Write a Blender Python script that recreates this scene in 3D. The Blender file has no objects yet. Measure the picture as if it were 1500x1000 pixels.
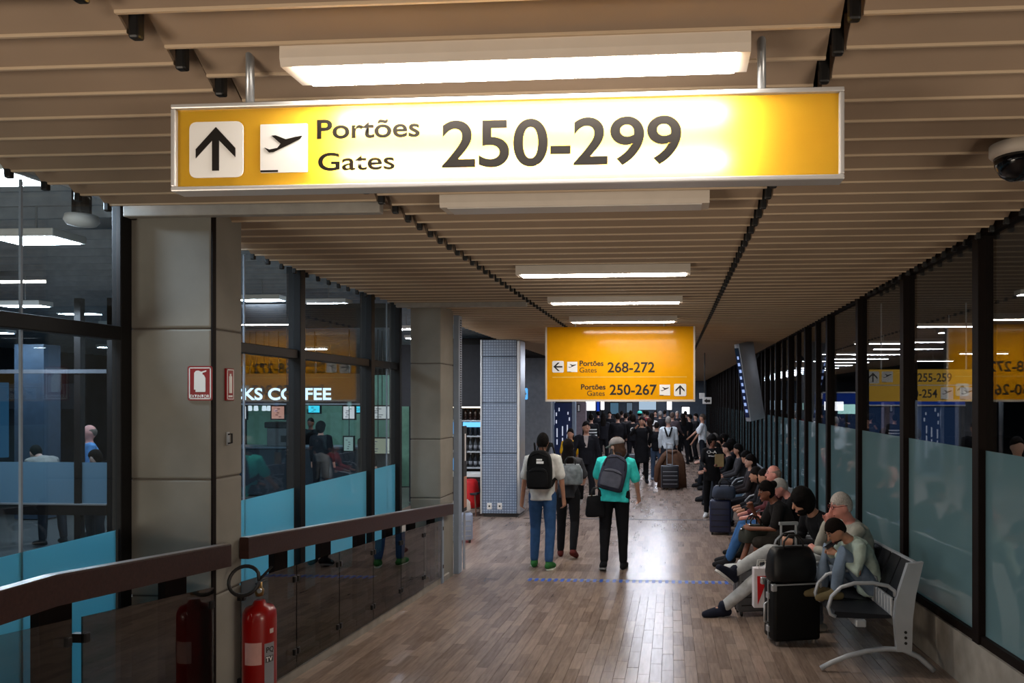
import bpy, bmesh, math, random
from mathutils import Vector, Matrix, Euler, noise
random.seed(7)
C = bpy.context.scene.collection
PI = math.pi
V = Vector
# ---------------------------------------------------------------- camera, world, exposure
sc = bpy.context.scene
YAW = math.atan(72 / 1100)
cd = bpy.data.cameras.new('camera')
cd.sensor_width = 36; cd.lens = 26.4
cd.shift_x = (750 - 911) / 1500; cd.shift_y = (584 - 500) / 1500
cd.clip_start = .05; cd.clip_end = 300
cam = bpy.data.objects.new('camera', cd); C.objects.link(cam)
cam.location = (0, 0, 2.2); cam.rotation_euler = (PI / 2, 0, YAW)
sc.camera = cam
w = bpy.data.worlds.new('world'); sc.world = w; w.use_nodes = True
w.node_tree.nodes['Background'].inputs[0].default_value = (.55, .62, .75, 1)
w.node_tree.nodes['Background'].inputs[1].default_value = .03
sc.view_settings.view_transform = 'Standard'; sc.view_settings.look = 'None'
sc.view_settings.exposure = 0.0; sc.view_settings.gamma = 1; sc.view_settings.use_curve_mapping = False
sc.cycles.use_denoising = True
sc.cycles.transparent_max_bounces = 24
sc.cycles.max_bounces = 7; sc.cycles.diffuse_bounces = 3; sc.cycles.glossy_bounces = 4
sc.cycles.sample_clamp_indirect = 4
sc.cycles.caustics_reflective = False; sc.cycles.caustics_refractive = False; sc.cycles.blur_glossy = .5
LAMP = 54.0      # radiance of the corridor strip lamps
HALL = 165.0      # radiance of the lamps in the halls behind the glass

# added warm fill lights, unseen behind the camera, brightening ceiling and column fronts
for x_, rz_ in ((-5.2, -.5), (4.8, .5)):
    ld = bpy.data.lights.new('warm_fill_light', 'AREA'); ld.shape = 'RECTANGLE'; ld.size = 2.6; ld.size_y = 1.3
    ld.energy = 190; ld.color = (1.0, .86, .70)
    lo = bpy.data.objects.new('warm_fill_light', ld); C.objects.link(lo)
    lo.location = (x_, -2.6, 1.0); lo.rotation_euler = (PI / 2 + .22, 0, rz_)

# ---------------------------------------------------------------- materials
def lin(c):
    if isinstance(c, str):
        c = [int(c[i:i + 2], 16) / 255 for i in (0, 2, 4)]
    return tuple((x / 12.92 if x <= .04045 else ((x + .055) / 1.055) ** 2.4) for x in c)
MATS = {}
def mat(name, col, rough=.6, metal=0, var=.12, scale=9, spec=.5, bump=0, stretch=None, coat=0):
    if name in MATS: return MATS[name]
    m = bpy.data.materials.new(name); m.use_nodes = True; MATS[name] = m
    n, l = m.node_tree.nodes, m.node_tree.links
    b = n['Principled BSDF']
    c = lin(col)
    b.inputs['Roughness'].default_value = rough; b.inputs['Metallic'].default_value = metal
    b.inputs['Specular IOR Level'].default_value = spec; b.inputs['Coat Weight'].default_value = coat
    tc = n.new('ShaderNodeTexCoord'); nz = n.new('ShaderNodeTexNoise'); nz.inputs['Scale'].default_value = scale
    nz.inputs['Detail'].default_value = 5
    src = tc.outputs['Object']
    if stretch:
        mp = n.new('ShaderNodeMapping'); mp.inputs['Scale'].default_value = stretch
        l.new(src, mp.inputs['Vector']); src = mp.outputs[0]
    l.new(src, nz.inputs['Vector'])
    r = n.new('ShaderNodeValToRGB'); r.color_ramp.elements[0].position = .3; r.color_ramp.elements[1].position = .7
    r.color_ramp.elements[0].color = tuple(x * (1 - var) for x in c) + (1,)
    r.color_ramp.elements[1].color = tuple(min(1, x * (1 + var)) for x in c) + (1,)
    l.new(nz.outputs['Fac'], r.inputs[0]); l.new(r.outputs[0], b.inputs['Base Color'])
    if bump:
        bp = n.new('ShaderNodeBump'); bp.inputs['Strength'].default_value = bump; bp.inputs['Distance'].default_value = .02
        l.new(nz.outputs['Fac'], bp.inputs['Height']); l.new(bp.outputs[0], b.inputs['Normal'])
    return m
def emit(name, col, s):
    if name in MATS: return MATS[name]
    m = bpy.data.materials.new(name); m.use_nodes = True; MATS[name] = m
    n, l = m.node_tree.nodes, m.node_tree.links
    n.remove(n['Principled BSDF'])
    e = n.new('ShaderNodeEmission'); e.inputs[0].default_value = lin(col) + (1,); e.inputs[1].default_value = s
    l.new(e.outputs[0], n['Material Output'].inputs[0]); m.cycles.emission_sampling = 'FRONT' if 'lamp' in name else 'NONE'; return m
def backlit(name, col, t):
    m = bpy.data.materials.new(name); m.use_nodes = True
    n, l = m.node_tree.nodes, m.node_tree.links; n.remove(n['Principled BSDF'])
    d = n.new('ShaderNodeBsdfDiffuse'); d.inputs[0].default_value = col + (1,)
    tl = n.new('ShaderNodeBsdfTranslucent'); tl.inputs[0].default_value = col + (1,)
    mx = n.new('ShaderNodeMixShader'); mx.inputs[0].default_value = t
    l.new(d.outputs[0], mx.inputs[1]); l.new(tl.outputs[0], mx.inputs[2])
    g = n.new('ShaderNodeBsdfGlossy'); g.inputs['Roughness'].default_value = .08
    m2 = n.new('ShaderNodeMixShader'); m2.inputs[0].default_value = .02
    l.new(mx.outputs[0], m2.inputs[1]); l.new(g.outputs[0], m2.inputs[2]); l.new(m2.outputs[0], n['Material Output'].inputs[0]); return m
def glass(name, tint=(1, 1, 1), r0=.045, body=0, bodycol=(0, 0, 0), translucent=0, rough=0.0):
    """pane: tinted transparency + optional frosted body + Schlick reflection, same from both sides"""
    m = bpy.data.materials.new(name); m.use_nodes = True; MATS[name] = m
    n, l = m.node_tree.nodes, m.node_tree.links
    n.remove(n['Principled BSDF'])
    t = n.new('ShaderNodeBsdfTransparent'); t.inputs[0].default_value = tint + (1,)
    base = t.outputs[0]
    if body:
        d = n.new('ShaderNodeBsdfDiffuse'); d.inputs[0].default_value = bodycol + (1,)
        tl = n.new('ShaderNodeBsdfTranslucent'); tl.inputs[0].default_value = bodycol + (1,)
        mx = n.new('ShaderNodeMixShader'); mx.inputs[0].default_value = translucent
        l.new(d.outputs[0], mx.inputs[1]); l.new(tl.outputs[0], mx.inputs[2])
        m2 = n.new('ShaderNodeMixShader'); m2.inputs[0].default_value = body
        l.new(base, m2.inputs[1]); l.new(mx.outputs[0], m2.inputs[2]); base = m2.outputs[0]
    g = n.new('ShaderNodeBsdfGlossy'); g.inputs['Roughness'].default_value = rough
    lw = n.new('ShaderNodeLayerWeight'); lw.inputs[0].default_value = .5
    p = n.new('ShaderNodeMath'); p.operation = 'POWER'; p.inputs[1].default_value = 5
    l.new(lw.outputs['Facing'], p.inputs[0])
    a = n.new('ShaderNodeMath'); a.operation = 'MULTIPLY_ADD'; a.inputs[1].default_value = 1 - r0; a.inputs[2].default_value = r0
    l.new(p.outputs[0], a.inputs[0])
    f = n.new('ShaderNodeMixShader'); l.new(a.outputs[0], f.inputs[0])
    l.new(base, f.inputs[1]); l.new(g.outputs[0], f.inputs[2])
    l.new(f.outputs[0], n['Material Output'].inputs[0]); return m

# ---------------------------------------------------------------- mesh builder
class MB:
    def __init__(s): s.v = []; s.f = []; s.tone = None
    def add(s, vs, fs):
        o = len(s.v); s.v += [tuple(x) for x in vs]; s.f += [tuple(i + o for i in q) for q in fs]; return s
    def box(s, x0, x1, y0, y1, z0, z1, ch=0, M=None):
        if ch <= 0:
            vs = [V((x, y, z)) for z in (z0, z1) for y in (y0, y1) for x in (x0, x1)]
            fs = [(0, 2, 3, 1), (4, 5, 7, 6), (0, 1, 5, 4), (2, 6, 7, 3), (0, 4, 6, 2), (1, 3, 7, 5)]
        else:
            bm = bmesh.new(); bmesh.ops.create_cube(bm, size=1)
            for q in bm.verts:
                q.co = V(((x0 + x1) / 2 + q.co.x * (x1 - x0), (y0 + y1) / 2 + q.co.y * (y1 - y0), (z0 + z1) / 2 + q.co.z * (z1 - z0)))
            bmesh.ops.bevel(bm, geom=bm.edges[:], offset=ch, segments=2, affect='EDGES', profile=.5)
            bm.verts.index_update()
            vs = [q.co.copy() for q in bm.verts]; fs = [tuple(q.index for q in f.verts) for f in bm.faces]; bm.free()
        if M: vs = [M @ q for q in vs]
        return s.add(vs, fs)
    def loft(s, rings, cap=True, closed=True):
        n = len(rings[0]); vs = [p for r in rings for p in r]; fs = []
        for i in range(len(rings) - 1):
            for j in range(n if closed else n - 1):
                k = (j + 1) % n
                fs.append((i * n + j, i * n + k, (i + 1) * n + k, (i + 1) * n + j))
        if cap:
            fs.append(tuple(range(n - 1, -1, -1))); fs.append(tuple((len(rings) - 1) * n + j for j in range(n)))
        return s.add(vs, fs)
    def tube(s, pts, r, n=8, cap=True, round_=False):
        pts = [V(p) for p in pts]
        rs = list(r) if isinstance(r, (list, tuple)) else [r] * len(pts)
        rings = []; prev = None
        if round_:
            a = (pts[0] - pts[1]).normalized(); b = (pts[-1] - pts[-2]).normalized()
            r0, r1 = rs[0], rs[-1]
            pts = [pts[0] + a * r0 * .95, pts[0] + a * r0 * .6] + pts + [pts[-1] + b * r1 * .6, pts[-1] + b * r1 * .95]
            rs = [r0 * .3, r0 * .8] + rs + [r1 * .8, r1 * .3]
        for i, p in enumerate(pts):
            d = (pts[min(i + 1, len(pts) - 1)] - pts[max(i - 1, 0)]).normalized()
            if prev is None:
                u = d.orthogonal().normalized()
            else:
                u = (prev - d * prev.dot(d)).normalized()
            prev = u; q = d.cross(u)
            rings.append([p + (u * math.cos(2 * PI * j / n) + q * math.sin(2 * PI * j / n)) * rs[i] for j in range(n)])
        return s.loft(rings, cap)
    def bar(s, a, b, wd, ht, up=(0, 0, 1)):
        a, b = V(a), V(b); d = (b - a).normalized(); r = d.cross(V(up)).normalized(); u = r.cross(d)
        rings = [[p + r * x * wd / 2 + u * y * ht / 2 for x, y in ((-1, -1), (1, -1), (1, 1), (-1, 1))] for p in (a, b)]
        return s.loft(rings)
    def lathe(s, prof, c=(0, 0, 0), n=20, M=None):
        rings = [[V(c) + V((r * math.cos(2 * PI * j / n), r * math.sin(2 * PI * j / n), z)) for j in range(n)] for r, z in prof]
        if M: rings = [[M @ p for p in q] for q in rings]
        return s.loft(rings)
    def ell(s, c, r, R=None, n=12, m=8, fn=None):
        rings = []
        for i in range(m + 1):
            th = PI * (i + .02 if i == 0 else (i - .02 if i == m else i)) / m
            q = []
            for j in range(n):
                ph = 2 * PI * j / n
                d = V((math.sin(th) * math.cos(ph), math.sin(th) * math.sin(ph), -math.cos(th)))
                p = V((d.x * r[0], d.y * r[1], d.z * r[2]))
                if fn: p = fn(d, p)
                if R: p = R @ p
                q.append(V(c) + p)
            rings.append(q)
        return s.loft(rings)
    def prism(s, poly, M, depth):
        """2-D outline extruded along local z of matrix M (front face at +depth)"""
        n = len(poly)
        vs = [M @ V((x, y, 0)) for x, y in poly] + [M @ V((x, y, depth)) for x, y in poly]
        fs = [tuple(range(n - 1, -1, -1)), tuple(range(n, 2 * n))] + [(j, (j + 1) % n, n + (j + 1) % n, n + j) for j in range(n)]
        return s.add(vs, fs)
    def mesh(s, name, m=None, smooth=False):
        me = bpy.data.meshes.new(name); me.from_pydata(s.v, [], s.f); me.update()
        bm = bmesh.new(); bm.from_mesh(me); bmesh.ops.recalc_face_normals(bm, faces=bm.faces[:]); bm.to_mesh(me); bm.free()
        if m: me.materials.append(m)
        if smooth:
            for p in me.polygons: p.use_smooth = True
        return me
    def build(s, name, m, parent=None, smooth=False, label=None):
        o = bpy.data.objects.new(name, s.mesh(name, m, smooth)); C.objects.link(o)
        if parent: o.parent = parent
        if label: o['label'] = label
        return o
def auto(o, ang=35):
    for p in o.data.polygons: p.use_smooth = True
    o.data.set_sharp_from_angle(angle=math.radians(ang)); return o
def inst(o, parent, loc, rot=(0, 0, 0)):
    c = o.copy(); C.objects.link(c); c.parent = parent; c.location = loc; c.rotation_euler = rot; return c
def tag(o, label, cat, group=None):
    o['label'] = label; o['category'] = cat
    if group: o['group'] = group
    return o
def thing(name, label, cat, loc=(0, 0, 0), rz=0, group=None):
    o = bpy.data.objects.new(name, None); C.objects.link(o); o.location = loc; o.rotation_euler = (0, 0, rz)
    o.empty_display_size = .1
    return tag(o, label, cat, group)
def struct(o, label=None):
    o['kind'] = 'structure'
    if label: o['label'] = label
    return o
def sroot(name, label=None, loc=(0, 0, 0)):
    o = bpy.data.objects.new(name, None); C.objects.link(o); o.location = loc; return struct(o, label)
def dup(root, loc, rz, label, group=None):
    r = root.copy(); C.objects.link(r); r.location = loc; r.rotation_euler = (0, 0, rz); r['label'] = label
    if group: r['group'] = group
    for ch in list(root.children):
        c = ch.copy(); C.objects.link(c); c.parent = r
        for g in ch.children:
            d = g.copy(); C.objects.link(d); d.parent = c
    return r
def text(body, x0, x1, z0, y, m, parent, h=None, name='lettering', bold=0, face=-1, depth=.002, mirror=False):
    """raised lettering in a plane y = const, fitted between x0 and x1 (and to height h when given), standing on z0"""
    cu = bpy.data.curves.new(name, 'FONT'); cu.body = body; cu.size = 1; cu.offset = bold; cu.extrude = .0
    t = bpy.data.objects.new('t', cu)
    me = bpy.data.meshes.new_from_object(t); bpy.data.objects.remove(t)
    xs = [q.co.x for q in me.vertices]; ys = [q.co.y for q in me.vertices]
    sx = (x1 - x0) / (max(xs) - min(xs)); sz = h / max(ys) if h else sx
    a, x_min = me, min(xs)
    for q in a.vertices:
        xx = (q.co.x - x_min) * sx
        q.co = V(((x0 + xx), y, z0 + q.co.y * sz))
    a.materials.clear(); a.materials.append(m)
    o = bpy.data.objects.new(name, a); C.objects.link(o)
    if parent: o.parent = parent
    return o
def frame_xz(x, y, z):   # local (u, v, w) -> (x + u, y - w, z + v): plane facing the camera side (-y)
    return Matrix(((1, 0, 0, x), (0, 0, -1, y), (0, 1, 0, z), (0, 0, 0, 1)))
def rrect(w_, h_, r, n=4):
    out = []
    for cx, cy, a0 in ((w_ - r, h_ - r, 0), (r, h_ - r, 90), (r, r, 180), (w_ - r, r, 270)):
        for i in range(n + 1):
            a = math.radians(a0 + 90 * i / n); out.append((cx + r * math.cos(a), cy + r * math.sin(a)))
    return out
def floor_z(y):
    return 0.0 if y > 9.1 else (9.1 - max(y, 2.6)) * .047

# materials
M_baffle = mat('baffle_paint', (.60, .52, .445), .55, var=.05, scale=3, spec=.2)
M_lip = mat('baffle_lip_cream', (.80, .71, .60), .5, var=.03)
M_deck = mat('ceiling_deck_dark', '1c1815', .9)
M_black = mat('black_metal', '0e0b0a', .5)
M_bronze = mat('bronze_anodised_frame', '120906', .65, var=.15, spec=.12)
M_frame = mat('dark_grey_frame', '141213', .5, spec=.25)
M_conc = mat('board_marked_concrete', '88837a', .85, var=.14, scale=2.2, bump=.12)
M_conc2 = mat('kerb_concrete', '8e877e', .85, var=.2, scale=6, bump=.2)
M_steel = mat('brushed_steel', 'b9bcc0', .35, .7, var=.05)
M_silver = mat('silver_paint', 'a9adb3', .4, .35, var=.06)
M_white = mat('white_enamel', 'e6e3de', .45, var=.03)
M_cream = mat('lamp_housing_cream', 'd9cdbf', .5, var=.03)
M_wood = mat('handrail_hardwood', '321b16', .4, var=.25, scale=5, stretch=(1, 12, 12), bump=.05)
M_lamp = emit('lamp_diffuser', 'fff6ea', LAMP)
M_lamp2 = emit('lamp_diffuser_cool', 'e8efff', LAMP * 1.25)
M_hall = emit('hall_lamp_panel', 'e9f3ff', HALL)
M_off = mat('lamp_diffuser_off', 'd8d2cb', .4, var=.03)
M_yel = mat('sign_yellow', (.90, .62, .06), .10, var=.03, spec=.2)
M_added_tube = emit('added_sign_tube', 'fff6e6', 300)
M_yel2 = mat('sign_yellow_matte', (.95, .68, .12), .3, var=.03)
M_ink = mat('sign_black', '17120f', .4)
M_signw = mat('sign_white', 'f1efec', .35, var=.02)
M_red = mat('extinguisher_red', '8f0a06', .3, var=.06, coat=.15)
M_redsign = mat('sign_red', '8e0c14', .4)
M_dark = mat('dark_wall', '2a2a2e', .8)
M_hallwall = mat('hall_wall_grey', '4a4f56', .8, var=.2, scale=1.5)
M_blueg = mat('blue_grey_panel', '8793a3', .5, var=.06)
G_left = glass('clear_glass_left', (.86, .93, .97), .05)
G_right = glass('clear_glass_right', (.80, .82, .82), .07)
G_filmL = glass('frosted_film_left', (.5, .8, .9), .05, .9, lin('92d8e8'), .62)
G_filmR = glass('frosted_film_right', (.45, .62, .66), .13, .62, lin('a0c2c8'), .55, .04)
G_bal = glass('bronze_balustrade_glass', (.32, .29, .27), .12)
G_bal2 = glass('light_balustrade_glass', (.72, .70, .68), .06)
# ================================================================ STRUCTURE
XL, XR = -2.71, 2.06           # balustrade kerb line, right kerb line
GL, GR = -3.25, 2.12           # glass planes
# ---- floor slab: upper level, ramp, lower level
mb = MB()
prof = [(-6, .305), (2.6, .305), (9.1, 0), (80, 0)]
for (y0, z0), (y1, z1) in zip(prof, prof[1:]):
    xl = XL - .25 if y1 < 9.2 else -5.4
    mb.add([(xl, y0, z0 - .012), (XR + .3, y0, z0 - .012), (XR + .3, y1, z1 - .012), (xl, y1, z1 - .012),
            (xl, y0, z0 - .3), (XR + .3, y0, z0 - .3), (XR + .3, y1, z1 - .3), (xl, y1, z1 - .3)],
           [(0, 1, 2, 3), (4, 7, 6, 5), (0, 4, 5, 1), (1, 5, 6, 2), (2, 6, 7, 3), (3, 7, 4, 0)])
def plank_material():
    m = bpy.data.materials.new('parquet_plank'); m.use_nodes = True
    n, l = m.node_tree.nodes, m.node_tree.links; b = n['Principled BSDF']
    at = n.new('ShaderNodeAttribute'); at.attribute_name = 'tone'
    tc = n.new('ShaderNodeTexCoord'); mp = n.new('ShaderNodeMapping'); mp.inputs['Scale'].default_value = (30, 2.5, 30)
    nz = n.new('ShaderNodeTexNoise'); nz.inputs['Scale'].default_value = 1.6; nz.inputs['Detail'].default_value = 6
    l.new(tc.outputs['Object'], mp.inputs[0]); l.new(mp.outputs[0], nz.inputs['Vector'])
    big = n.new('ShaderNodeTexNoise'); big.inputs['Scale'].default_value = .9; l.new(tc.outputs['Object'], big.inputs['Vector'])
    a = n.new('ShaderNodeMath'); a.operation = 'MULTIPLY_ADD'; a.inputs[1].default_value = .5; l.new(nz.outputs['Fac'], a.inputs[0]); l.new(at.outputs['Fac'], a.inputs[2])
    a2 = n.new('ShaderNodeMath'); a2.operation = 'MULTIPLY_ADD'; a2.inputs[1].default_value = .2; l.new(big.outputs['Fac'], a2.inputs[0]); l.new(a.outputs[0], a2.inputs[2])
    r = n.new('ShaderNodeValToRGB'); e = r.color_ramp.elements
    e[0].position = .30; e[0].color = lin('5e4d43') + (1,); e[1].position = 0.86; e[1].color = lin('ab9485') + (1,)
    l.new(a2.outputs[0], r.inputs[0]); l.new(r.outputs[0], b.inputs['Base Color'])
    rr = n.new('ShaderNodeMath'); rr.operation = 'MULTIPLY_ADD'; rr.inputs[1].default_value = .14; rr.inputs[2].default_value = .20
    b.inputs['Roughness'].default_value = .25
    b.inputs['Specular IOR Level'].default_value = .55
    return m
M_plank = plank_material()
floor = struct(mb.build('floor', mat('floor_joint_dark', '6b5548', .5)), 'worn brown parquet floor with a gentle ramp down')
def plank_geo(x0, x1, y0, y1):
    yc = (y0 + y1) / 2; g = .0007; out = []
    k_ = 1 if y1 < 8.2 else .25
    tx, ty, dz = random.gauss(0, .0022 * k_), random.gauss(0, .0016 * k_), random.uniform(-.0006, .0006) * k_
    def z(x, y): return floor_z(y) + dz + (x - (x0 + x1) / 2) * tx + (y - yc) * ty
    b = .0012
    if y0 > 8.2: return [(x, y, floor_z(y) + (x - (x0 + x1) / 2) * tx + (y - yc) * ty) for x, y in ((x0, y0), (x1, y0), (x1, y1), (x0, y1))], [(0, 1, 2, 3)]
    lo = [(x0 + g, y0 + g), (x1 - g, y0 + g), (x1 - g, y1 - g), (x0 + g, y1 - g)]
    hi = [(x0 + g + b, y0 + g + b), (x1 - g - b, y0 + g + b), (x1 - g - b, y1 - g - b), (x0 + g + b, y1 - g - b)]
    vs = [(x, y, floor_z(y) - .012) for x, y in lo] + [(x, y, z(x, y) - .0015) for x, y in lo] + [(x, y, z(x, y)) for x, y in hi]
    fs = [(8, 9, 10, 11)] + [(j, (j + 1) % 4, 4 + (j + 1) % 4, 4 + j) for j in range(4)] + [(4 + j, 4 + (j + 1) % 4, 8 + (j + 1) % 4, 8 + j) for j in range(4)]
    return vs, fs
def set_tone(me, tones):
    a = me.attributes.new('tone', 'FLOAT', 'FACE'); a.data.foreach_set('value', tones)
PW, PL = .088, .42
mass = MB(); mt = []; nsingle = 0
ncol = int((XR - XL) / PW) + 1
for i in range(-24, ncol):
    x0 = XL + i * PW; x1 = min(x0 + PW, XR)
    y = 4.85 - PL * ((i * .37) % 1.0)
    while y < 30:
        y0, y1 = y, y + PL; y += PL
        if y0 < 9.1 < y1: y1 = 9.1; y = 9.1
        if i < 0 and y0 < 9.45: continue
        if y0 < 13.62 < y1: pass
        vs, fs = plank_geo(x0, x1, y0, y1); t = .15 + random.random() * .26
        if i >= 0 and y1 > 5.0 and y0 < 6.62 and nsingle < 299:
            q = MB().add(vs, fs); me = q.mesh('plank', M_plank); set_tone(me, [t] * len(me.polygons))
            o = bpy.data.objects.new('plank', me); C.objects.link(o); o.parent = floor; nsingle += 1
        else:
            mass.add(vs, fs); mt += [t] * len(fs)
me = mass.mesh('planks', M_plank); set_tone(me, mt)
o = bpy.data.objects.new('planks', me); C.objects.link(o); o.parent = floor; o['kind'] = 'stuff'; o['label'] = 'parquet planks of the floor further along'
# hall floors beyond the glass
M_hfloor = mat('hall_floor_grey', '5a5854', .25, var=.15, scale=2)
struct(MB().box(-20, XL - .26, -6, 45, -.3, -.02).build('floor', M_hfloor), 'dark polished hall floor behind the left glass')
struct(MB().box(XR + .31, 20, -6, 70, -.3, 0).build('floor', M_hfloor), 'dark polished hall floor behind the right glass')
# dotted tactile strip at the foot of the ramp, and the joint further on
t = thing('tactile_strip', 'strip of small blue studs across the floor at the foot of the ramp', 'floor strip', (0, 9.02, 0))
MB().box(-1.75, 1.05, -.10, .10, .001, .003).build('base_strip', mat('tape_grey', '8b8580', .5), t)
mb = MB()
for k in range(70):
    x = -1.73 + k * .0395
    if k % 2 == 0: mb.box(x, x + .04, -.08, .08, .003, .007, .0015)
mb.build('studs', mat('tape_blue', '1f4fae', .4), t)['kind'] = 'stuff'
mb = MB().box(XL, XR, 13.66, 13.74, 0.001, .004)
struct(mb.build('trim_1', mat('joint_dark', '3a2d27', .5)), 'dark expansion joint across the floor')

# ---- ceiling: deck + hanging baffles in three bays
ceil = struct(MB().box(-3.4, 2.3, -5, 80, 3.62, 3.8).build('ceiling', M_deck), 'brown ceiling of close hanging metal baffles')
def baffle_mesh(x0, x1):
    # folded blade leaning back over the gap, rounded lip at its lower edge
    prof_ = [(-.165, .135), (-.004, .009), (-.004, .002), (-.002, 0), (.008, 0), (.010, .002), (.010, .011), (-.160, .142)]
    rings = [[V((x, a, b)) for a, b in prof_] for x in (x0, x1)]
    return MB().loft(rings)
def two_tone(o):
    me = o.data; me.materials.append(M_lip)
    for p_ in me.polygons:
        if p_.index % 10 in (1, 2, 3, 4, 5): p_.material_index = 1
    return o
PITCH = .2135; Y0 = 1.52
bays = {'l': (-3.22, -1.635, 0.0), 'c': (-1.585, .50, .098), 'r': (.55, 2.06, .03)}
protos = {}
single = 0
far = MB(); farb = MB()
lamp_ys = [2.345, 4.08, 6.29, 8.14, 10.17] + [12.15 + 1.95 * k for k in range(24)]
for k in range(230):
    for key, (x0, x1, off) in bays.items():
        y = Y0 + k * PITCH + off
        if y > 46: continue
        if y < 13.3:
            if key not in protos:
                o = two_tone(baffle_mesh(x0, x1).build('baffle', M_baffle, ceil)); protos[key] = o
                o.location = (0, y, 3.30)
            else:
                inst(protos[key], ceil, (0, y, 3.30))
        else:
            far.add([(q[0], q[1] + y, q[2] + 3.30) for q in baffle_mesh(x0, x1).v], [tuple(f) for f in baffle_mesh(0, 1).f])
        if key != 'c':
            xe = -1.61 if key == 'l' else .525
            q = MB().box(xe - .015, xe + .015, y - .01, y + .035, 3.285, 3.45)
            xo = GL + .04 if key == 'l' else XR - .005
            if y < 8:
                if 'k' not in protos:
                    o = MB().box(-.018, .018, 0, .03, 0, .165, .008).build('hanger_clip', M_black, ceil); protos['k'] = o; o.location = (xe, y - .01, 3.283)
                else: inst(protos['k'], ceil, (xe, y - .01, 3.283))
                inst(protos['k'], ceil, (xo, y - .01, 3.27))
            else:
                farb.add(q.v, q.f)
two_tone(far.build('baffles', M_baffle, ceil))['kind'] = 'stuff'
farb.build('hanger_clips', M_black, ceil)['kind'] = 'stuff'
# baffles behind the camera, above the photographer, close the ceiling
q = MB()
for k in range(-28, 0):
    for key, (x0, x1, off) in bays.items():
        y = Y0 + k * PITCH + off
        b_ = baffle_mesh(x0, x1); q.add([(a[0], a[1] + y, a[2] + 3.30) for a in b_.v], b_.f)
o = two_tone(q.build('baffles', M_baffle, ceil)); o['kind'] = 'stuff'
# two pale beam edges at the heads of the columns
for i, (x0, x1, y) in enumerate(((-3.2, -1.66, 4.19), (-3.2, -1.66, 8.55))):
    struct(MB().box(x0, x1, y, y + .06, 3.265, 3.33, .008).build('trim_%d' % (i + 2), mat('pale_beam', 'a39c93', .6)), 'pale beam edge over the concrete column')

# ---- strip lamps down the middle of the corridor
def lamp(y, xc, lit, label, group, far=False):
    t = thing('strip_lamp', label, 'ceiling lamp', (xc, y, 3.24), -.006, group)
    prof_ = [(-.078, .075), (-.078, .025), (-.07, 0), (.07, 0), (.085, .03), (.085, .075)]
    rings = [[V((x, a, b)) for a, b in prof_] for x in (-.73, .73)]
    MB().loft(rings).build('housing', M_cream, t)
    MB().box(-.69, .69, -.064, .064, -.006, .004).build('diffuser', (M_lamp2 if far else M_lamp) if lit else M_off, t, label=None if lit else 'unlit diffuser')
    return t
names = ['lit strip lamp right above the big near gate sign', 'unlit strip lamp just beyond the big near sign', 'first lit strip lamp beyond the unlit one',
         'second lit strip lamp beyond the unlit one', 'third lit strip lamp beyond the unlit one, just before the far sign']
for i, y in enumerate(lamp_ys):
    xc = -.49 - .02 * (min(y, 13) - 2.3)
    if i < 5: lamp(y, xc, i != 1, names[i], 'corridor strip lamps')
    elif y < 44: lamp(y, xc, True, 'strip lamp hidden in the ceiling row beyond the far yellow sign', 'corridor strip lamps', True)
for y in (.45, -1.4, -3.3):
    lamp(y, -.45, True, 'strip lamp of the corridor row behind the photographer', 'corridor strip lamps')

# ---- concrete columns on the left
def column(x0, x1, y0, y1, label):
    c = sroot('column', label)
    joints = [-.3, 1.02, 1.72, 2.62, 3.35]
    for a, b in zip(joints, joints[1:]):
        o = MB().box(x0, x1, y0, y1, a + .004, b - .004, .012).build('concrete_lift', M_conc, c)
    MB().box(x0 + .01, x1 - .01, y0 + .01, y1 - .01, -.3, 3.36).build('core', mat('concrete_joint', '5b534b', .9), c)
    return c
column(-3.24, -2.73, 4.30, 4.62, 'near concrete column carrying the fire extinguisher signs')
column(-3.10, -2.73, 8.76, 9.28, 'far concrete column at the end of the glass balustrade')
# tie holes in the near column
for x, z in ((-2.98, 1.98),):
    pass
struct(MB().box(-2.732, -2.722, 4.30, 4.335, .2, 3.3).build('trim_4', M_bronze), 'dark joint strip down the column corner')
# steel edge strips past the far column
t = sroot('trim_5', 'pale metal edge strip with perforations beside the far column')
MB().box(-2.73, -2.66, 9.28, 9.42, 0, 3.25, .006).build('edge_strip', M_blueg, t)
q = MB()
for k in range(42): q.box(-2.657, -2.650, 9.33, 9.37, 1.95 + k * .03, 1.965 + k * .03)
q.build('perforations', M_black, t)['kind'] = 'stuff'
MB().box(-2.745, -2.69, 8.70, 8.76, 0.02, .95, .006).build('end_post', M_blueg, t)

# ---- left glass wall
wl = sroot('wall_left', 'dark framed glass wall on the left with teal frosted film')
mull_L = [(1.3, .1), (4.25, .09), (6.33, .09), (7.87, .09), (8.70, .07)]
panes = [(1.35, 4.2), (4.62, 6.28), (6.38, 7.82), (7.92, 8.66)]
for y, wd in mull_L:
    MB().box(GL - (.07 if y > 5 else .03), GL + (.06 if y > 5 else .03), y - wd / 2, y + wd / 2, .0, 3.34, .006).build('mullion', M_frame, wl)
for a, b in panes:
    zt = 3.34
    MB().box(GL - .005, GL + .005, a, b, .15, zt).build('glass_pane', G_left, wl)
    MB().box(GL - .05, GL + .04, a, b, 2.545, 2.625, .006).build('transom', M_frame, wl)
    MB().box(GL + .006, GL + .008, a + .01, b - .01, .55 if a < 4 else .50, 1.432).build('frosted_film', G_filmL, wl)
    MB().box(GL - .04, GL + .02, a, b, -.1, .18).build('bottom_rail', M_frame, wl)
    if a > 4: MB().box(GL - .03, GL - .012, a, b, .15, .50).build('lower_panel', mat('lower_panel_brown', '2b2724', .5), wl)
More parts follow.
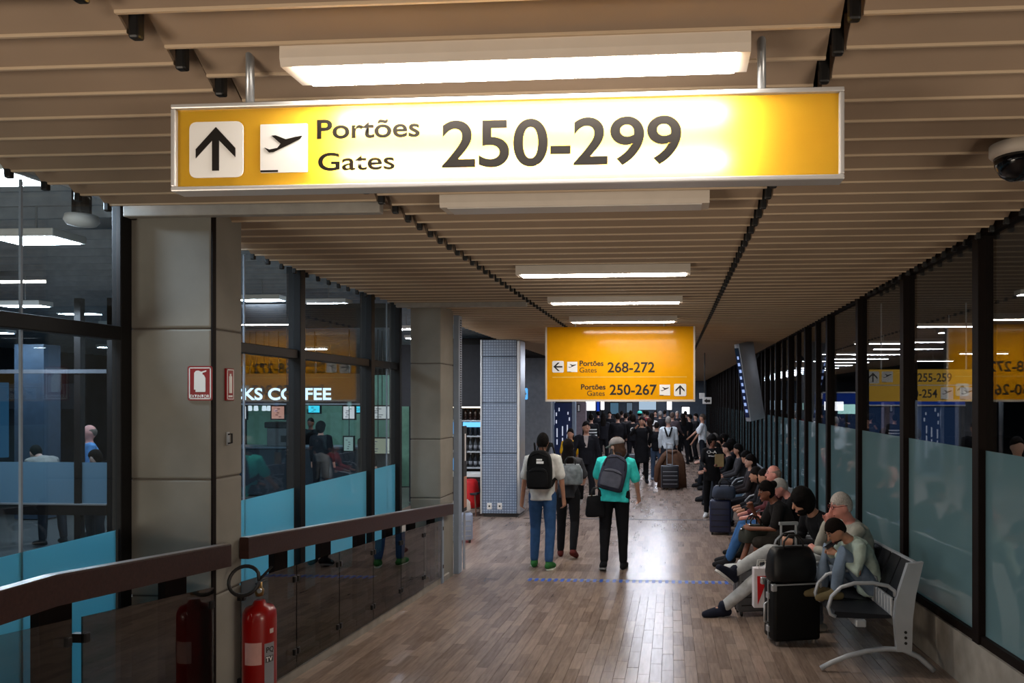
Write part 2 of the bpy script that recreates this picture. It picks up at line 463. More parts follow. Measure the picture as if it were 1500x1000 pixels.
# slim joints in panes
MB().box(GL - .006, GL + .006, 3.55, 3.562, .6, 3.3).build('pane_joint', M_blueg, wl)
MB().box(GL - .006, GL + .006, 5.52, 5.532, .8, 3.3).build('pane_joint', M_blueg, wl)
MB().box(GL - .006, GL + .006, 8.40, 8.412, .8, 3.3).build('pane_joint', M_blueg, wl)
# kerb under the balustrade (two steps)
def kerb(xa, xb, h, y0, y1, name, label):
    ys = [y0, 9.1, y1] if y0 < 9.1 < y1 else [y0, y1]
    if y0 < 2.6: ys = [y0, 2.6] + ys[1:]
    rings = [[V((xa, y, floor_z(y) - .02)), V((xb, y, floor_z(y) - .02)), V((xb, y, floor_z(y) + h - .01)), V((xb - .01 * (1 if xb > xa else -1), y, floor_z(y) + h)), V((xa, y, floor_z(y) + h))] for y in ys]
    return struct(MB().loft(rings).build(name, M_conc2), label)
kerb(XL - .22, XL + .0, .075, -1, 9.05, 'trim_6', 'low concrete kerb beneath the left balustrade')
kerb(XL - .25, XL - .055, .135, -1, 9.0, 'trim_7', 'upper step of the concrete kerb beneath the left balustrade')

# ---- right glass wall
wr = sroot('wall_right', 'right wall of tall glass panes between dark bronze mullions')
rings = [[V((XR, y, floor_z(y) - .02)), V((GR + .2, y, floor_z(y) - .02)), V((GR + .2, y, floor_z(y) + .36)), V((XR, y, floor_z(y) + .36))] for y in (-3, 2.6, 9.1, 60)]
MB().loft(rings).build('kerb', M_conc2, wr)
rings = [[V((XR + .02, y, floor_z(y) + .36)), V((GR + .06, y, floor_z(y) + .36)), V((GR + .06, y, floor_z(y) + .42)), V((XR + .02, y, floor_z(y) + .42))] for y in (-3, 2.6, 9.1, 60)]
MB().loft(rings).build('sill', M_bronze, wr)
S = 1.635
ys = [5.26 + S * k for k in range(-3, 34)]
for k, y in enumerate(ys):
    MB().box(XR + .005, GR + .07, y - .055, y + .055, floor_z(y) + .3, 3.36, .006).build('mullion', M_bronze, wr)
    if y > 9.6 and y < 40:
        MB().box(XR + .02, GR + .05, y + S / 2 - .03, y + S / 2 + .03, floor_z(y) + .3, 3.36).build('mullion', M_bronze, wr)
    if k + 1 < len(ys) and y > 1.9:
        a, b = y + .05, ys[k + 1] - .05
        zb = floor_z(a) + .40
        MB().box(GR - .004, GR + .004, a, b, zb, 3.36).build('glass_pane', G_right, wr)
        MB().add([(GR - .007, a, floor_z(a) + .42), (GR - .007, b, floor_z(b) + .42), (GR - .007, b, 1.852), (GR - .007, a, 1.852),
                  (GR - .005, a, floor_z(a) + .42), (GR - .005, b, floor_z(b) + .42), (GR - .005, b, 1.852), (GR - .005, a, 1.852)],
                 [(0, 1, 2, 3), (4, 7, 6, 5), (0, 4, 5, 1), (1, 5, 6, 2), (2, 6, 7, 3), (3, 7, 4, 0)]).build('frosted_film', G_filmR, wr)
MB().box(XR + .01, GR + .07, -3, 60, 3.3, 3.40).build('head_rail', M_bronze, wr)

# ---- halls behind the glass: shells
struct(MB().box(-20, GL - .1, 44.8, 45, 0, 4.2).build('wall_back', M_hallwall), 'grey end wall of the left hall')
struct(MB().box(-20.2, -20, -6, 45, 0, 4.2).build('wall_left', M_hallwall), 'grey side wall of the left hall')
struct(MB().box(-20, -3.3, -6.2, -6, 0, 4.2).build('wall_front', M_hallwall), 'grey wall of the left hall behind the photographer')
hc = struct(MB().box(-20, GL - .1, -6, 45, 3.95, 4.1).build('ceiling', mat('hall_ceiling', 'a3abb6', .8)), 'grey baffle ceiling of the left hall')
q = MB()
for k in range(120): q.box(-20, GL - .1, -2 + k * .4, -1.97 + k * .4, 3.72, 3.94)
q.build('baffles', mat('hall_baffle', '9aa4b0', .7), hc)['kind'] = 'stuff'
hc2 = struct(MB().box(GR + .1, 20, -6, 70, 3.72, 3.9).build('ceiling', mat('hall_ceiling_dark', '3a3836', .8)), 'dark ceiling of the right hall')
struct(MB().box(20, 20.2, -6, 70, 0, 4).build('wall_right', M_hallwall), 'grey far side of the right hall')
struct(MB().box(GR + .1, 20, 69.8, 70, 0, 4).build('wall_back', M_hallwall), 'grey end wall of the right hall')
struct(MB().box(GR + .1, 20, -6.2, -6, 0, 4).build('wall_front', M_hallwall), 'grey wall of the right hall behind the photographer')
def hall_lamp(x, y, z, lx, ly, label, group, m=None):
    if x < 0: y = round((y + 1.985) / .4) * .4 - 1.985
    t = thing('panel_lamp', label, 'ceiling lamp', (x, y, z), 0, group)
    MB().box(-lx / 2 - .03, lx / 2 + .03, -ly / 2 - .03, ly / 2 + .03, .0, .06, .008).build('housing', M_white, t)
    MB().box(-lx / 2, lx / 2, -ly / 2, ly / 2, -.006, .006).build('diffuser', m or M_hall, t)
    MB().tube([(0, 0, .05), (0, 0, (3.718 if x < 0 else 3.715) - z)], .008, 6).build('drop_rod', M_steel, t)
    return t
i = 0
for (x, y) in ((-3.9, 4.1), (-5.0, 5.55), (-5.18, 9.3), (-4.5, 9.42), (-5.1, 11.05), (-4.75, 13.2), (-5.2, 15.2), (-8.1, 7.6), (-8.2, 16.9), (-8.6, 11.2), (-8.0, 9.0), (-10.6, 10.2), (-10.2, 13.0), (-11.8, 12.3), (-12.5, 16), (-6.3, 18.5), (-9.5, 20.5)):
    i += 1
    wher = ['at the corner of the near left pane', 'high in the near left pane, beside the smoke detector', 'in the first pane past the near column', 'in the second pane past the near column, upper', 'in the second pane past the near column, lower'][i - 1] if i <= 5 else 'in the rows further back in the left hall'
    hall_lamp(x, y, 3.45 if i < 9 else 3.35, .5, .16 if i > 2 else .28, 'white panel lamp ' + wher, 'left hall panel lamps')
for k in range(6):
    for x in (5.0, 9.0):
        hall_lamp(x, 5.5 + 4.2 * k, 3.5, 1.3, .12, 'long lamp in the rows on the right hall ceiling', 'right hall strip lamps', emit('right_hall_lamp', 'f3f3ff', HALL * .35))
# ================================================================ OBJECTS
def at(px, py, y):      # point on the plane y = const seen at a spot of the photograph, used to lay out real depths
    u, v_ = (px - 911) / 1100, (584 - py) / 1100
    s_, c_ = math.sin(YAW), math.cos(YAW)
    k = y / (c_ + u * s_)
    return V(((-s_ + u * c_) * k, y, 2.2 + v_ * k))
ARROW = [(.49, .90), (.85, .52), (.85, .355), (.545, .665), (.545, .12), (.42, .12), (.42, .665), (.115, .35), (.115, .51)]
PLANE = [(.09, .52), (.20, .475), (.37, .505), (.44, .59), (.245, .76), (.33, .765), (.55, .68), (.75, .725), (.895, .745), (.85, .68), (.64, .58), (.28, .42), (.19, .415)]
def icon(parent, x, y, z, s, kind, rot=0, m_bg=None, h=None):
    h = h or s
    bg = MB().prism(rrect(s, h, s * (.12 if kind == 'arrow' else .02)), frame_xz(x, y, z), .004).build('pictogram_field', m_bg or M_signw, parent)
    q = MB()
    if kind == 'arrow':
        M = frame_xz(x, y - .004, z) @ Matrix.Translation((s / 2, h / 2, 0)) @ Matrix.Rotation(rot, 4, 'Z') @ Matrix.Scale(s, 4) @ Matrix.Translation((-.49, -.5, 0))
        q.prism(ARROW, M, .002 / s); q.build('arrow', M_ink, bg)
    else:
        M = frame_xz(x, y - .004, z) @ Matrix.Diagonal((s, h, 1, 1))
        q.prism(PLANE, M, .002); q.prism([(.01, .01), (.38, .01), (.38, .05), (.01, .05)], M, .002); q.build('aircraft', M_ink, bg)
    for c in (bg.children): pass
    return bg
def ink_text(body, x0, x1, z0, y, parent, h, m=None, bold=0):
    return text(body, x0, x1, z0, y, m or M_ink, parent, h, bold=bold)
# ---- near gate sign
t = thing('gate_sign', 'big yellow hanging sign reading Portões Gates 250-299, washed bright by lamp and added tubes', 'sign', (0, 0, 0))
Y = 2.4; x0, x1, z0, z1 = -1.658, .542, 2.888, 3.178
M_alu = mat('sign_aluminium', 'c9c6c4', .35, .3, var=.03)
fr = MB()
fr.box(x0, x1, Y - .012, Y + .06, z1 - .016, z1, .004).box(x0, x1, Y - .012, Y + .06, z0, z0 + .016, .004)
fr.box(x0, x0 + .016, Y - .012, Y + .06, z0 + .016, z1 - .016, .004).box(x1 - .016, x1, Y - .012, Y + .06, z0 + .016, z1 - .016, .004)
fr.build('frame', M_alu, t)
MB().add([(x0 + .01, Y + .004, z0 + .01), (x1 - .01, Y + .004, z0 + .01), (x1 - .01, Y + .004, z1 - .01), (x0 + .01, Y + .004, z1 - .01)], [(0, 1, 2, 3)]).build('face_panel', backlit('sign_yellow_acrylic', (.98, .58, .05), .5), t)
MB().box(x0 + .01, x1 - .01, Y + .054, Y + .06, z0 + .01, z1 - .01).build('back_plate', M_white, t)
for zz in (2.96, 3.11): MB().tube([(-1.08, Y + .036, zz), (.17, Y + .036, zz)], .012, 10).build('tube', M_added_tube, t)  # added glowing tubes inside the box, washing the middle of the face white
icon(t, -1.598, Y + .001, 2.934, .185, 'arrow')
icon(t, -1.354, Y + .001, 2.946, .160, 'plane')
ink_text('Portões', -1.163, -.817, 3.056, Y, t, .062, bold=.022)
ink_text('Gates', -1.159, -.901, 2.951, Y, t, .058, bold=.018)
ink_text('250-299', -.745, .033, 2.955, Y, t, .150, bold=.02)
for x in (-1.405, .289):
    MB().tube([(x, Y + .025, 3.17), (x, Y + .025, 3.5)], .014, 12).build('hanging_rod', M_steel, t, True)
# ---- far gate sign
t = thing('gate_sign', 'tall yellow hanging sign reading Portões Gates 268-272 and 250-267', 'sign', (0, 0, 0))
Y = 10.9; x0, x1, z0, z1 = -1.825, .335, 2.18, 3.25
MB().box(x0, x1, Y + .004, Y + .10, z0, z1, .006).build('face_panel', M_yel, t)
fr = MB(); fr.box(x0 - .012, x0 + .012, Y - .004, Y + .11, z0, z1).box(x1 - .012, x1 + .012, Y - .004, Y + .11, z0, z1).box(x0 - .012, x1 + .012, Y - .004, Y + .11, z0 - .02, z0 + .01)
fr.build('frame', M_cream, t)
icon(t, -1.735, Y + .003, 2.585, .17, 'arrow', PI / 2); icon(t, -1.515, Y + .003, 2.592, .15, 'plane')
ink_text('Portões', -1.333, -.983, 2.682, Y + .002, t, .075, bold=.022); ink_text('Gates', -1.333, -1.082, 2.585, Y + .002, t, .072)
ink_text('268-272', -.923, -.237, 2.588, Y + .002, t, .148, bold=.018)
MB().box(-1.735, .227, Y, Y + .006, 2.514, 2.521).build('dividing_line', mat('line_pale_yellow', 'e8c66a', .4), t)
ink_text('Portões', -1.313, -.953, 2.338, Y + .002, t, .075, bold=.022); ink_text('Gates', -1.223, -.963, 2.246, Y + .002, t, .072)
ink_text('250-267', -.893, -.207, 2.262, Y + .002, t, .148, bold=.018)
icon(t, -.168, Y + .003, 2.25, .155, 'plane'); icon(t, .042, Y + .003, 2.24, .178, 'arrow')
MB().tube([(-1.4, Y + .05, 3.24), (-1.4, Y + .05, 3.5)], .012).build('hanging_rod', M_steel, t); MB().tube([(-.1, Y + .05, 3.24), (-.1, Y + .05, 3.5)], .012).build('hanging_rod', M_steel, t)
# ---- dome camera
t = thing('dome_camera', 'dark dome camera under the baffles at the right edge', 'camera', (1.50, 3.36, 3.2))
MB().lathe([(.02, .10), (.115, .10), (.115, .06), (.10, .045)], n=28).build('mounting_ring', M_cream, t, True)
MB().lathe([(.098, .05), (.092, .01), (.07, -.03), (.04, -.05), (.005, -.056)], n=28).build('dome', mat('smoked_dome', '0d0d10', .12), t, True)
# ---- extinguisher signs on the near column
def ext_pict(q, M, wd):
    q.prism([(.30, .10), (.80, .10), (.82, .14), (.82, .58), (.74, .68), (.66, .71), (.66, .76), (.86, .80), (.86, .85), (.60, .80), (.44, .84), (.32, .83), (.23, .76), (.22, .18), (.30, .18)], M, .002)
t = thing('extinguisher_sign', 'square red EXTINTOR sign with a white extinguisher on the column front', 'sign')
Y = 4.296; M = frame_xz(-2.872, Y, 2.19)
MB().prism(rrect(.152, .205, .012), M, .003).build('red_field', M_redsign, t)
q = MB()
for a in ((0.008, .144, .008, .014), (.008, .144, .191, .197), (.008, .014, .008, .197), (.138, .144, .008, .197)):
    q.prism([(a[0], a[2]), (a[1], a[2]), (a[1], a[3]), (a[0], a[3])], frame_xz(-2.872, Y - .003, 2.19), .001)
q.build('white_border', M_signw, t)
q = MB(); ext_pict(q, frame_xz(-2.872 + .014, Y - .003, 2.19 + .034) @ Matrix.Diagonal((.118, .172, 1, 1)), 1); q.build('pictogram', M_signw, t)
text('EXTINTOR', -2.858, -2.737, 2.207, Y - .004, M_signw, t, .018, bold=.02)
t = thing('extinguisher_sign', 'narrow red extinguisher sign on the corridor side of the column', 'sign')
MB().box(-2.73, -2.716, 4.43, 4.512, 2.19, 2.388, .003).build('red_field', M_redsign, t)
MB().box(-2.7165, -2.7145, 4.456, 4.486, 2.235, 2.34, .002).box(-2.7165, -2.7145, 4.463, 4.479, 2.34, 2.355).build('pictogram', M_signw, t)
q = MB()
for a in ((4.436, 4.506, 2.196, 2.202), (4.436, 4.506, 2.376, 2.382), (4.436, 4.442, 2.196, 2.382), (4.500, 4.506, 2.196, 2.382)): q.box(-2.7165, -2.7150, *a)
q.build('white_border', M_signw, t)
MB().box(-2.7165, -2.7150, 4.45, 4.492, 2.21, 2.222).build('caption', M_signw, t)
t = thing('cable_clip', 'small wall clip on the corridor side of the near column', 'clip')
MB().tube([(-2.728, 4.46, 1.98), (-2.70, 4.46, 1.985), (-2.70, 4.46, 1.93), (-2.728, 4.46, 1.925)], .006, 6).build('hook', M_black, t)
MB().box(-2.73, -2.722, 4.445, 4.475, 1.915, 1.995, .002).build('back_plate', M_steel, t)
# ---- fire extinguisher
t = thing('fire_extinguisher', 'red fire extinguisher standing beside the near column with hose looped over it', 'extinguisher', (-2.49, 4.40, floor_z(4.40)))
MB().lathe([(.07, 0), (.092, .01), (.096, .03), (.096, .595), (.093, .63), (.078, .655), (.04, .668), (.03, .69)], n=32).build('cylinder', M_red, t, True)
MB().lathe([(.022, .715), (.026, .73), (.026, .75), (.016, .76), (.016, .79)], n=14).build('valve', mat('brass', '8a6b3c', .35, .8), t, True)
MB().box(-.012, .012, -.03, .075, .782, .792, .003).bar((0, -.01, .80), (.045, .06, .865), .022, .006).build('handle', M_black, t)
pts = [(-.055 + .095 * math.cos(a) - .03, -.02 + .03 * math.sin(a), .80 + .075 * math.sin(a)) for a in [2 * PI * k / 22 for k in range(23)]]
MB().tube([(0, 0, .77)] + pts[2:], .0105, 8).build('hose', mat('hose_rubber', '23201f', .5), t, True)
MB().lathe([(.013, 0), (.013, .012)], n=12, M=Matrix.Translation((.02, -.03, .75)) @ Matrix.Rotation(PI / 2, 4, 'X')).build('gauge', M_steel, t)
def curved_label(a0, a1, z0, z1, m, name):
    R_ = .0968; n_ = 8
    rings = [[V((R_ * math.cos(a0 + (a1 - a0) * j / n_), R_ * math.sin(a0 + (a1 - a0) * j / n_), z)) for j in range(n_ + 1)] for z in (z0, z1)]
    q = MB(); q.loft(rings, cap=False, closed=False); return q.build(name, m, t)
t.scale = (1, 1, 1.1)
cd_ = math.atan2(-4.4, 2.49)
curved_label(cd_ - .95, cd_ + .12, .36, .48, mat('label_faded_pink', 'c99a92', .6), 'inspection_label')
curved_label(cd_ + .28, cd_ + .95, .24, .47, mat('label_grey', '8e8d92', .6), 'instruction_label')
curved_label(cd_ + .32, cd_ + .90, .365, .40, M_ink, 'label_band')
curved_label(cd_ + .62, cd_ + .9, .52, .545, mat('label_white', 'c9b7b2', .6), 'small_label')
curved_label(cd_ + .45, cd_ + .85, .16, .195, MATS['label_white'], 'small_label')
q = MB()
def on_cyl(body, ang, zz, h, m):
    cu = bpy.data.curves.new('x', 'FONT'); cu.body = body; cu.size = 1; cu.offset = .02
    tt = bpy.data.objects.new('t', cu); me = bpy.data.meshes.new_from_object(tt); bpy.data.objects.remove(tt)
    for v_ in me.vertices:
        a = ang + v_.co.x * h / .0968; v_.co = V((.0974 * math.cos(a), .0974 * math.sin(a), zz + v_.co.y * h))
    me.materials.clear(); me.materials.append(m)
    o = bpy.data.objects.new('lettering', me); C.objects.link(o); o.parent = t
on_cyl('TV', cd_ + .36, .371, .034, M_signw); on_cyl('PQ', cd_ + .36, .42, .04, M_ink)

# ---- glass balustrades with hardwood handrails
def balustrade(label, rail, panels, posts, tops, endcap, gm):
    t = thing('glass_balustrade', label, 'railing')
    for (ya, za), (yb, zb) in zip(rail, rail[1:]):
        q = MB(); q.add([(x, y, z + dz) for y, z in ((ya, za), (yb, zb)) for x, dz in ((-2.715, -.135), (-2.655, -.135), (-2.655, -.006), (-2.661, 0), (-2.709, 0), (-2.715, -.006))],
                        [(5, 4, 3, 2, 1, 0), (6, 7, 8, 9, 10, 11)] + [(j, (j + 1) % 6, 6 + (j + 1) % 6, 6 + j) for j in range(6)])
        h = q.build('handrail', M_wood, t)
        MB().add([(x, y, z) for y, z in ((ya, za), (yb, zb)) for x, z in ((-2.712, z), (-2.658, z), (-2.658, z + .003), (-2.712, z + .003))],
                 [(3, 2, 1, 0), (4, 5, 6, 7)] + [(j, (j + 1) % 4, 4 + (j + 1) % 4, 4 + j) for j in range(4)]).build('top_strip', mat('rail_top_strip', '9a8f8a', .3, .5), h)
    def rz(y):
        for (ya, za), (yb, zb) in zip(rail, rail[1:]):
            if y <= yb: return za + (zb - za) * (y - ya) / (yb - ya)
        return rail[-1][1]
    for y in posts:
        MB().box(-2.80, -2.755, y - .09, y + .09, floor_z(y) - .05, rz(y) - .07, .003).build('post', M_bronze, t)
        MB().box(-2.76, -2.71, y - .05, y + .05, rz(y) - .125, rz(y) - .02).build('rail_bracket', M_black, t)
    for (ya, yb), gmat in zip(panels, gm):
        def tz(y): return tops[0][1] + (tops[1][1] - tops[0][1]) * (y - tops[0][0]) / (tops[1][0] - tops[0][0])
        vs = [(x, y, z) for x in (-2.704, -2.696) for y, z in ((ya, floor_z(ya) + .08), (yb, floor_z(yb) + .08), (yb, tz(yb)), (ya, tz(ya)))]
        MB().add(vs, [(0, 1, 2, 3), (7, 6, 5, 4)] + [(j, (j + 1) % 4, 4 + (j + 1) % 4, 4 + j) for j in range(4)]).build('glass_panel', gmat, t)
        for y in (ya + .02, yb - .02):
            for z in (tz(y) - .10, floor_z(y) + .20):
                MB().box(-2.76, -2.685, y - .014, y + .014, z - .022, z + .022, .004).build('glass_clip', M_black, t)
    return t
balustrade('near balustrade, its dark hardwood handrail running out at the near column', [(1.2, 1.44), (3.09, 1.436), (4.38, 1.322)], [(1.9, 3.215), (3.28, 4.27)], [2.3, 3.2, 4.02],
           [(3.28, 1.20), (4.206, 1.095)], True, [G_bal2, G_bal])
balustrade('longer balustrade with hardwood handrail between the two columns, down the ramp', [(4.567, 1.326), (9.03, .925)],
           [(4.56 + .7 * k, 4.56 + .7 * k + .688) for k in range(6)], [5.15, 5.84, 6.53, 7.2, 7.86, 8.53], [(4.552, 1.05), (8.759, .765)], True, [G_bal] * 5 + [G_bal2])

# ---- benches along the right wall
M_pad = mat('seat_pad_black', '15171d', .5, var=.1, scale=30, spec=.25)
def bench(n, y0, label):
    t = thing('airport_bench', label, 'bench', (1.22, y0, floor_z(y0)), 0, 'bench row along the right wall'); P_ = .52
    t.rotation_euler = (-.047 if y0 < 9 else 0, 0, 0)
    for k in range(n):
        a, b = k * P_ + .02, (k + 1) * P_ - .02
        rings = [[V((x, y, z)) for x, z in ((.0, .40), (.02, .435), (.22, .425), (.43, .415), (.44, .39), (.22, .385), (.03, .39))] for y in (a, b)]
        auto(MB().loft(rings).build('seat', M_pad, t))
        for u0, u1 in ((a, (a + b) / 2 - .012), ((a + b) / 2 + .012, b)):
            rings = [[V((x, y, z)) for x, z in ((.445, .53), (.47, .54), (.545, .72), (.585, .81), (.61, .815), (.595, .79), (.51, .56), (.47, .515))] for y in (u0, u1)]
            auto(MB().loft(rings).build('back_panel', M_pad, t))
        q = MB()
        for j in range(6):
            yy = a + (b - a) * (j + .5) / 6; q.box(.43, .455, yy - .036, yy + .036, .40, .545, .008)
        q.build('lower_back', M_silver, t)
    MB().box(.59, .625, 0, n * P_, .797, .824, .008).build('top_rail', M_silver, t)
    MB().box(.16, .24, -.03, n * P_ + .03, .33, .385, .01).build('beam', M_silver, t)
    for k in range(n + 1):
        y = k * P_
        pts = [(.02, y, .40), (-.02, y, .42), (-.035, y, .47), (-.01, y, .55), (.06, y, .62), (.16, y, .652), (.30, y, .655), (.41, y, .635), (.455, y, .60), (.46, y, .56)]
        MB().tube(pts, .0145, 10).build('armrest', M_silver, t, True)
    for y in (-.02, n * P_ + .02):
        poly = [(.44, .40), (.455, .54), (.545, .81), (.66, .825), (.60, .58), (.575, .40), (.565, .16), (.455, .16)]
        rings = [[V((x, yy, z)) for x, z in poly] for yy in (y - .025, y + .025)]
        e = MB().loft(rings).build('end_plate', M_silver, t)
        q = MB()
        for z in (.225, .265, .305): q.lathe([(.011, 0), (.011, .004)], n=10, M=Matrix.Translation((.52, y - .026, z)) @ Matrix.Rotation(PI / 2, 4, 'X'))
        q.build('bolt_heads', M_black, e)
        pts = [(-.10, y, .02), (-.02, y, .065), (.10, y, .115), (.24, y, .155), (.38, y, .175), (.51, y, .17), (.62, y, .12), (.70, y, .05), (.73, y, .02)]
        MB().tube(pts, .02, 8).build('foot', M_silver, t, True)
    return t
bench(5, 5.74, 'nearest black padded bench with silver arms, its first seats empty')
bench(5, 8.75, 'second black bench from the near end, under the woman with bare knees')
bench(5, 11.8, 'third black bench from the near end, full of seated travellers')
bench(5, 14.9, 'fourth black bench from the near end, hidden by the crowd')
bench(5, 18.0, 'fifth and farthest black bench, hidden by the crowd')

# ---- luggage
def suitcase(label, loc, rz, w_, d_, h_, m, mframe, name='suitcase', trunk=False, handle=0, wheel=.03, hm=None):
    t = thing(name, label, 'suitcase', loc, rz)
    auto(MB().box(-w_ / 2, w_ / 2, -d_ / 2, d_ / 2, wheel * 1.4, h_, min(.03, d_ * .15)).build('shell', m, t), 50)
    q = MB()
    if trunk:
        for y in (-d_ * .5, d_ * .5):
            q.bar((-w_ / 2, y, h_ - .006), (w_ / 2, y, h_ - .006), .012, .012)
        q.bar((-w_ / 2, 0, wheel * 1.5), (-w_ / 2, 0, h_), .014, .014, (0, 1, 0)); q.bar((-w_ / 2, 0, h_), (w_ / 2, 0, h_), .014, .01)
        q.build('metal_frame', M_steel, t)
        for x in (-w_ / 2, w_ / 2):
            for y in (-d_ / 2, d_ / 2):
                for z in (h_ - .025,):
                    MB().box(x - .022, x + .022, y - .022, y + .022, z - .03, z + .029, .008).build('corner_guard', M_steel, t)
        for z in (.13, h_ - .12):
            MB().box(-w_ / 2 - .014, -w_ / 2 + .004, -.03, .03, z - .025, z + .025, .004).build('latch', M_steel, t)
        zc = h_ / 2
        MB().tube([(-w_ / 2, 0, zc - .09), (-w_ / 2 - .035, 0, zc - .075), (-w_ / 2 - .035, 0, zc + .075), (-w_ / 2, 0, zc + .09)], .010, 8).build('carry_handle', M_steel, t, True)
    else:
        for y in (-d_ / 2,):
            for k in range(4):
                z = h_ * (.25 + .17 * k); q.box(-w_ * .42, w_ * .42, y - .006, y + .004, z - .005, z + .005)
        q.box(-w_ / 2 - .004, w_ / 2 + .004, -.006, .006, wheel * 1.6, h_ + .003, .003)
        q.build('ribs', mframe, t)
        MB().tube([(-.07, 0, h_ - .005), (-.06, 0, h_ + .025), (.06, 0, h_ + .025), (.07, 0, h_ - .005)], .010, 8).build('carry_handle', mframe, t, True)
    if handle:
        q = MB(); a = w_ * .16
        q.tube([(-a, d_ * .3, h_ - .05), (-a, d_ * .3, h_ + handle)], .011, 8).tube([(a, d_ * .3, h_ - .05), (a, d_ * .3, h_ + handle)], .011, 8)
        q.box(-a - .02, a + .02, d_ * .3 - .014, d_ * .3 + .014, h_ + handle - .012, h_ + handle + .016, .006)
        q.build('pull_handle', hm or M_steel, t)
    for x in (-w_ * .38, w_ * .38):
        for y in (-d_ * .3, d_ * .3):
            MB().lathe([(wheel * .4, -.011), (wheel, -.009), (wheel, .009), (wheel * .4, .011)], n=16, M=Matrix.Translation((x, y, wheel)) @ Matrix.Rotation(PI / 2, 4, 'Y')).build('wheel', M_black if not trunk else mat('wheel_grey', '6a625d', .4), t, True)
    return t
M_trunk = mat('trunk_black', '060607', .6, var=.1, spec=.2); M_navy = mat('case_navy', '1a2140', .45); M_gcase = mat('case_grey', '4c4d52', .5)
zf = floor_z
suitcase('black hard trunk with aluminium edges and latches, standing beside the bench', (1.03, 6.5, zf(6.5)), .24, .42, .25, .53, M_trunk, M_steel, trunk=True, handle=.47)
suitcase('grey ribbed suitcase half hidden behind the white trouser leg', (.80, 7.5, zf(7.5)), .2, .34, .22, .46, M_gcase, M_black)
suitcase('navy suitcase standing in front of the seated traveller in blue jeans', (.80, 12.3, 0), -.1, .34, .24, .56, M_navy, M_black)
suitcase('black cabin suitcase with raised silver handle, before the brown coat', (-.03, 18.3, 0), .06, .42, .25, .58, mat('case_black_blue', '12141c', .5), M_silver, handle=.52)
suitcase('blue grey hard suitcase standing past the far column on the left', (-3.22, 11.35, 0), .35, .34, .24, .45, mat('case_bluegrey', '8d97ad', .4), M_steel)
suitcase('dark suitcase standing among the crowd on the left side', (-1.15, 21.5, 0), .3, .4, .26, .62, M_gcase, M_black)
def bag(name, label, cat, loc, rz, w_, d_, h_, m, handles=True, squash=.85):
    t = thing(name, label, cat, loc, rz)
    rings = []
    for f_, k in ((0, .90), (.05, .98), (.4, 1.0), (.75, .95), (.95, squash), (1, squash * .85)):
        rings.append([V((math.copysign(abs(math.cos(a)) ** .5, math.cos(a)) * w_ / 2 * k, math.copysign(abs(math.sin(a)) ** .5, math.sin(a)) * d_ / 2 * (k if f_ < .8 else k * .6), f_ * h_)) for a in [2 * PI * j / 24 for j in range(24)]])
    b = MB().loft(rings).build('bag_body', m, t, True)
    sub = b.modifiers.new('s', 'SUBSURF'); sub.levels = sub.render_levels = 1
    tx = bpy.data.textures.get('folds') or bpy.data.textures.new('folds', 'CLOUDS'); tx.noise_scale = .12
    dm = b.modifiers.new('d', 'DISPLACE'); dm.texture = tx; dm.strength = .03; dm.texture_coords = 'LOCAL'
    if handles:
        for s in (-1, 1):
            MB().tube([(-w_ * .22, s * d_ * .2, h_ * .8), (-w_ * .2, s * d_ * .22, h_ + .05), (-w_ * .1, s * d_ * .22, h_ + .10), (w_ * .1, s * d_ * .22, h_ + .10), (w_ * .2, s * d_ * .22, h_ + .05), (w_ * .22, s * d_ * .2, h_ * .8)], .009, 8).build('strap', M_black, t, True)
        MB().box(-w_ * .36, w_ * .36, -.008, .008, h_ - .012, h_ + .006, .003).build('zip', M_steel, t)
    return t
bag('duffel_bag', 'black leather duffel bag resting on top of the aluminium edged trunk', 'bag', (1.02, 6.48, zf(6.5) + .535), .24, .42, .24, .29, mat('black_leather', '0d0d0f', .45, var=.2, bump=.2, spec=.3))
bag('travel_bag', 'dark blue grey soft bag lying on the navy suitcase', 'bag', (.86, 12.3, .59), 0, .38, .26, .2, mat('bag_slate', '2a3446', .7))
bag('tote_bag', 'beige tote bag propped above the blue grey suitcase', 'bag', (-3.24, 11.42, .46), .3, .30, .18, .18, mat('bag_beige', 'b9aea4', .7))
# white paper bag with red print
t = thing('paper_bag', 'white paper bag with a red triangle, leaning by the white trouser leg', 'bag', (.83, 6.93, zf(6.93) + .20), .12)
MB().box(-.085, .085, -.04, .04, 0, .36, .006).build('paper', mat('paper_white', 'd9d4da', .7), t)
MB().prism([(-.055, .29), (.05, .29), (-.05, .03)], frame_xz(0, -.0405, 0), .002).build('red_print', mat('print_red', 'c8141b', .5), t)
for s in (-1, 1): MB().tube([(-.04, s * .035, .35), (-.035, s * .035, .42), (.035, s * .035, .42), (.04, s * .035, .35)], .004, 6).build('cord_handle', M_white, t)

# ---- tilted display on the right wall
t = thing('tilted_display', 'tall grey display box leaning out from the right wall above the seats', 'display', (1.40, 14.6, 2.53), 0)
t.rotation_euler = (0, math.radians(-11), math.radians(32))
auto(MB().box(-.02, .34, -.05, .10, -.78, .74, .01).build('casing', M_silver, t))
MB().box(-.03, -.018, -.03, .09, -.70, .66).build('screen', mat('screen_dark', '20284a', .15), t)
for k in range(9): MB().box(-.033, -.029, -.02 + .01 * (k % 3), .05 + .01 * (k % 2), -.60 + .13 * k, -.54 + .13 * k).build('picture_block', emit('screen_pic', 'a9c3ff', .8), t)
MB().bar((.2, .1, .2), (.62, .22, .45), .05, .05).build('wall_arm', M_black, t)
